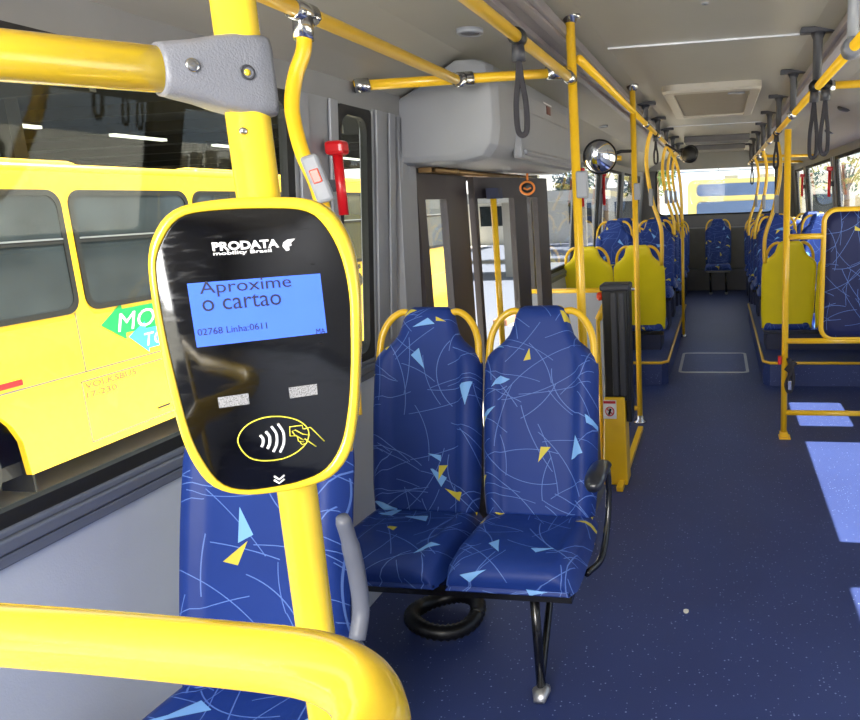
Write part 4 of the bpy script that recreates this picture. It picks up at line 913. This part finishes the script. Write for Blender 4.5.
# partition at rear of the doorway
t = thing('door_partition', 'light grey partition panel with yellow top bar between doorway and rear seats', 'partition', (-.93, 4.78, 0))
mb = MB(); mb.box(-1.28, -.62, 4.772, 4.788, .10, .90); obj('panel', mb, GL, t)
mb = MB(); mb.cyl((-1.3, 4.78, .915), (-.62, 4.78, .915), .0165, 14); mb.cyl((-.62, 4.78, .10), (-.54, 4.78, .10), .0165, 12); mb.cyl((-1.29, 4.78, 0), (-1.29, 4.78, .915), .016, 12); mb.cyl((-.63, 4.78, 0), (-.63, 4.78, .915), .012, 10); obj('top_bar', mb, YR, t)
# black post on yellow foot (fare/entrance post)
bx0, bx1, by0, by1 = -.60, -.455, 3.64, 3.78
t = thing('door_post', 'black ribbed post with grey cap on a yellow base beside the doorway', 'post', ((bx0 + bx1) / 2, 3.71, 0))
mb = MB(); mb.hexa([(bx0 - .02, by0, 0), (bx1 - .03, by0, 0), (bx1 - .03, by1, 0), (bx0 - .02, by1, 0)], [(bx0, by0, .49), (bx1 - .035, by0, .49), (bx1 - .035, by1, .49), (bx0, by1, .49)]); ft = obj('yellow_base', mb, YR, t, bevel=.008)
mb = MB(); mb.box(bx0 + .005, bx1 - .01, by0 + .01, by1, .47, 1.05); mb.box(bx1 - .03, bx1, by0 + .02, by1 - .01, .35, 1.05); obj('black_column', mb, BK, t, bevel=.006)
mb = MB(); mb.box(bx0 + .05, bx0 + .08, by0, by0 + .012, .50, 1.04); mb.box(bx0 + .09, bx0 + .12, by0, by0 + .012, .50, 1.04); obj('column_rib', mb, GD, t, bevel=.004)
mb = MB(); mb.box(bx0 - .004, bx1 + .004, by0 - .004, by1 + .004, 1.048, 1.082); obj('cap', mb, GD, t, bevel=.01)
mb = MB(); mb.disc_lathe((bx0 - .0, by0 + .03, 1.02), (-1, -.3, 0), [(.022, 0), (.022, .015), (.012, .024)], 16); obj('orange_lamp', mb, ORG, t)
sa = onY(602, 398, by0 - .001); s1_ = onY(619, 421, by0 - .001)
mb = MB(); mb.box(-.605, -.535, by0 - .004, by0 + .006, .375, .475); stk = obj('warning_sticker', mb, WH, ft)
mb = MB(); mb.box(-.602, -.538, by0 - .006, by0, .458, .472); pts = [(-.57 + .022 * math.cos(a), by0 - .005, .415 + .024 * math.sin(a)) for a in (2 * math.pi * k / 20 for k in range(20))]; mb.tube(pts, .003, 6, closed=True); mb.tube([(-.585, by0 - .005, .43), (-.555, by0 - .005, .40)], .0025, 6); obj('prohibition_sign', mb, RED, stk)
mb = MB(); mb.tube([(-.575, by0 - .005, .398), (-.565, by0 - .005, .43)], .006, 6); obj('hand_mark', mb, BK, stk)
mb = MB(); mb.tube([(-.615, 3.95, .96), (-.66, 3.9, .86)], .019, 12); mb.tube([(-.615, 3.95, .96), (-.606, 3.96, .975)], .021, 12); mb.tube([(-.66, 3.9, .86), (-.66, 3.9, .0)], .012, 10)
tag(obj('short_grab_tube', mb, YR), 'short slanted yellow grab tube just left of the black door post', 'handrail')

# ============================================================ SMALL FITTINGS
# hatch in floor
q = rrect(-.36, .25, 6.24, 7.06, .05, 5); qi = rrect(-.335, .225, 6.265, 7.035, .035, 5)
t = thing('floor_hatch', 'rectangular hatch with bright metal edge set in the aisle floor', 'hatch', (-.05, 6.65, 0))
mb = MB(); mb.rings([[Vector((a, b, .0)) for a, b in q], [Vector((a, b, .006)) for a, b in q], [Vector((a, b, .006)) for a, b in qi], [Vector((a, b, .0)) for a, b in qi]], cap=False, smooth=False); obj('metal_edge', mb, AL, t)
mb = MB(); mb.rings([[Vector((a, b, .0)) for a, b in qi], [Vector((a, b, .003)) for a, b in qi]], smooth=False); obj('hatch_lid', mb, FLOOR, t)
# roof hatch
t = thing('roof_hatch', 'raised rectangular hatch in the ceiling above the aisle', 'roof hatch', (-.06, 5.7, 2.14))
q0 = rrect(-.37, .26, 4.9, 6.6, .08, 6); q1 = rrect(-.36, .25, 4.91, 6.55, .08, 6); q2 = rrect(-.30, .19, 5.0, 6.45, .05, 6)
mb = MB(); mb.rings([[Vector((a, b, 2.2)) for a, b in q0], [Vector((a, b, 2.165)) for a, b in q0], [Vector((a, b, 2.15)) for a, b in q1], [Vector((a, b, 2.15)) for a, b in q2], [Vector((a, b, 2.19)) for a, b in q2]], cap=False, smooth=False); obj('hatch_frame', mb, mat('hatch_rim', (176, 170, 158), .4), t, bevel=0)
mb = MB(); mb.rings([[Vector((a, b, 2.165)) for a, b in q2], [Vector((a, b, 2.199)) for a, b in q2]], smooth=False); obj('hatch_panel', mb, mat('hatch_inner', (138, 130, 114), .5), t)
mb = MB(); mb.disc_lathe((.13, 5.2, 2.165), (0, 0, -1), [(.03, 0), (.03, .006), (.015, .01)]); mb.box(.05, .16, 5.15, 5.17, 2.155, 2.166); obj('latch', mb, GL, t)
# ceiling speakers / lamps
def spot(px, py, zc, r, label, nm='ceiling_speaker', cat='speaker', g='round ceiling fittings', m=GL):
    p = onZ(px, py, zc); t = thing(nm, label, cat, p, 0, g); mb = MB(); mb.disc_lathe(p + Vector((0, 0, .012)), (0, 0, -1), [(r, 0), (r, .014), (r * .85, .018), (r * .8, .013)]); obj('rim', mb, m, t); mb = MB(); mb.disc_lathe(p + Vector((0, 0, .01)), (0, 0, -1), [(r * .8, 0), (r * .7, .012), (r * .2, .016)]); obj('grille', mb, RIS, t)
spot(470, 33, 2.07, .045, 'round ceiling speaker above the grey cover box')
spot(705, 3, 2.2, .014, 'tiny dark ceiling stud near the top edge', 'ceiling_stud', 'stud')
spot(603, 127, 2.08, .04, 'small round ceiling fitting left of the door-side pole')
for i, (px, py) in enumerate(((840, 121), (800, 135), (828, 138), (854, 121))):
    pass
for i, (x, y) in enumerate(((.86, 4.6), (.86, 5.6), (.96, 7.0))):
    p = Vector((x, y, 2.06 if x < .9 else 2.015)); t = thing('ceiling_speaker', ['nearest', 'middle', 'farthest'][i] + ' dark round vent in the right ceiling slope', 'vent', p, 0, 'dark vents in the right ceiling slope'); mb = MB(); mb.disc_lathe(p + Vector((0, 0, .02)), (-.3, 0, -1), [(.045, 0), (.045, .02), (.03, .03)]); obj('grille', mb, GD, t)
# red emergency handles on the pillars
def redhandle(label, p, ln, s=-1, r=.016):
    t = thing('emergency_handle', label, 'emergency handle', p, 0, 'red emergency window handles')
    p = Vector(p); mb = MB(); mb.tube([p, p + Vector((0, 0, ln))], r, 14); obj('shaft', mb, RED, t)
    mb = MB(); mb.box(p.x - r * 2, p.x + r * 2, p.y - r * 1.7, p.y + r * 1.7, p.z + ln, p.z + ln + .045); obj('grip', mb, RED, t, bevel=.012)
    mb = MB(); mb.box(p.x + (s * .06 if s < 0 else 0), p.x + (0 if s < 0 else .06), p.y - .01, p.y + .01, p.z + ln * .4, p.z + ln * .6); obj('wall_mount', mb, GD, t)
redhandle('large red emergency handle on the left pillar beside the drop tube', onX(344, 215, -1.22), .19)
redhandle('red emergency handle on the left pillar past the door window', (-1.24, 6.70, 1.45), .3)
redhandle('farther red emergency handle on the second pillar past the door', (-1.24, 8.0, 1.45), .3)
redhandle('nearest red emergency handle between the right windows', (1.12, 8.1, 1.45), .26, 1)
redhandle('farthest red emergency handle between the right rear windows', (1.12, 10.7, 1.45), .26, 1)
print('objects', len(bpy.data.objects))
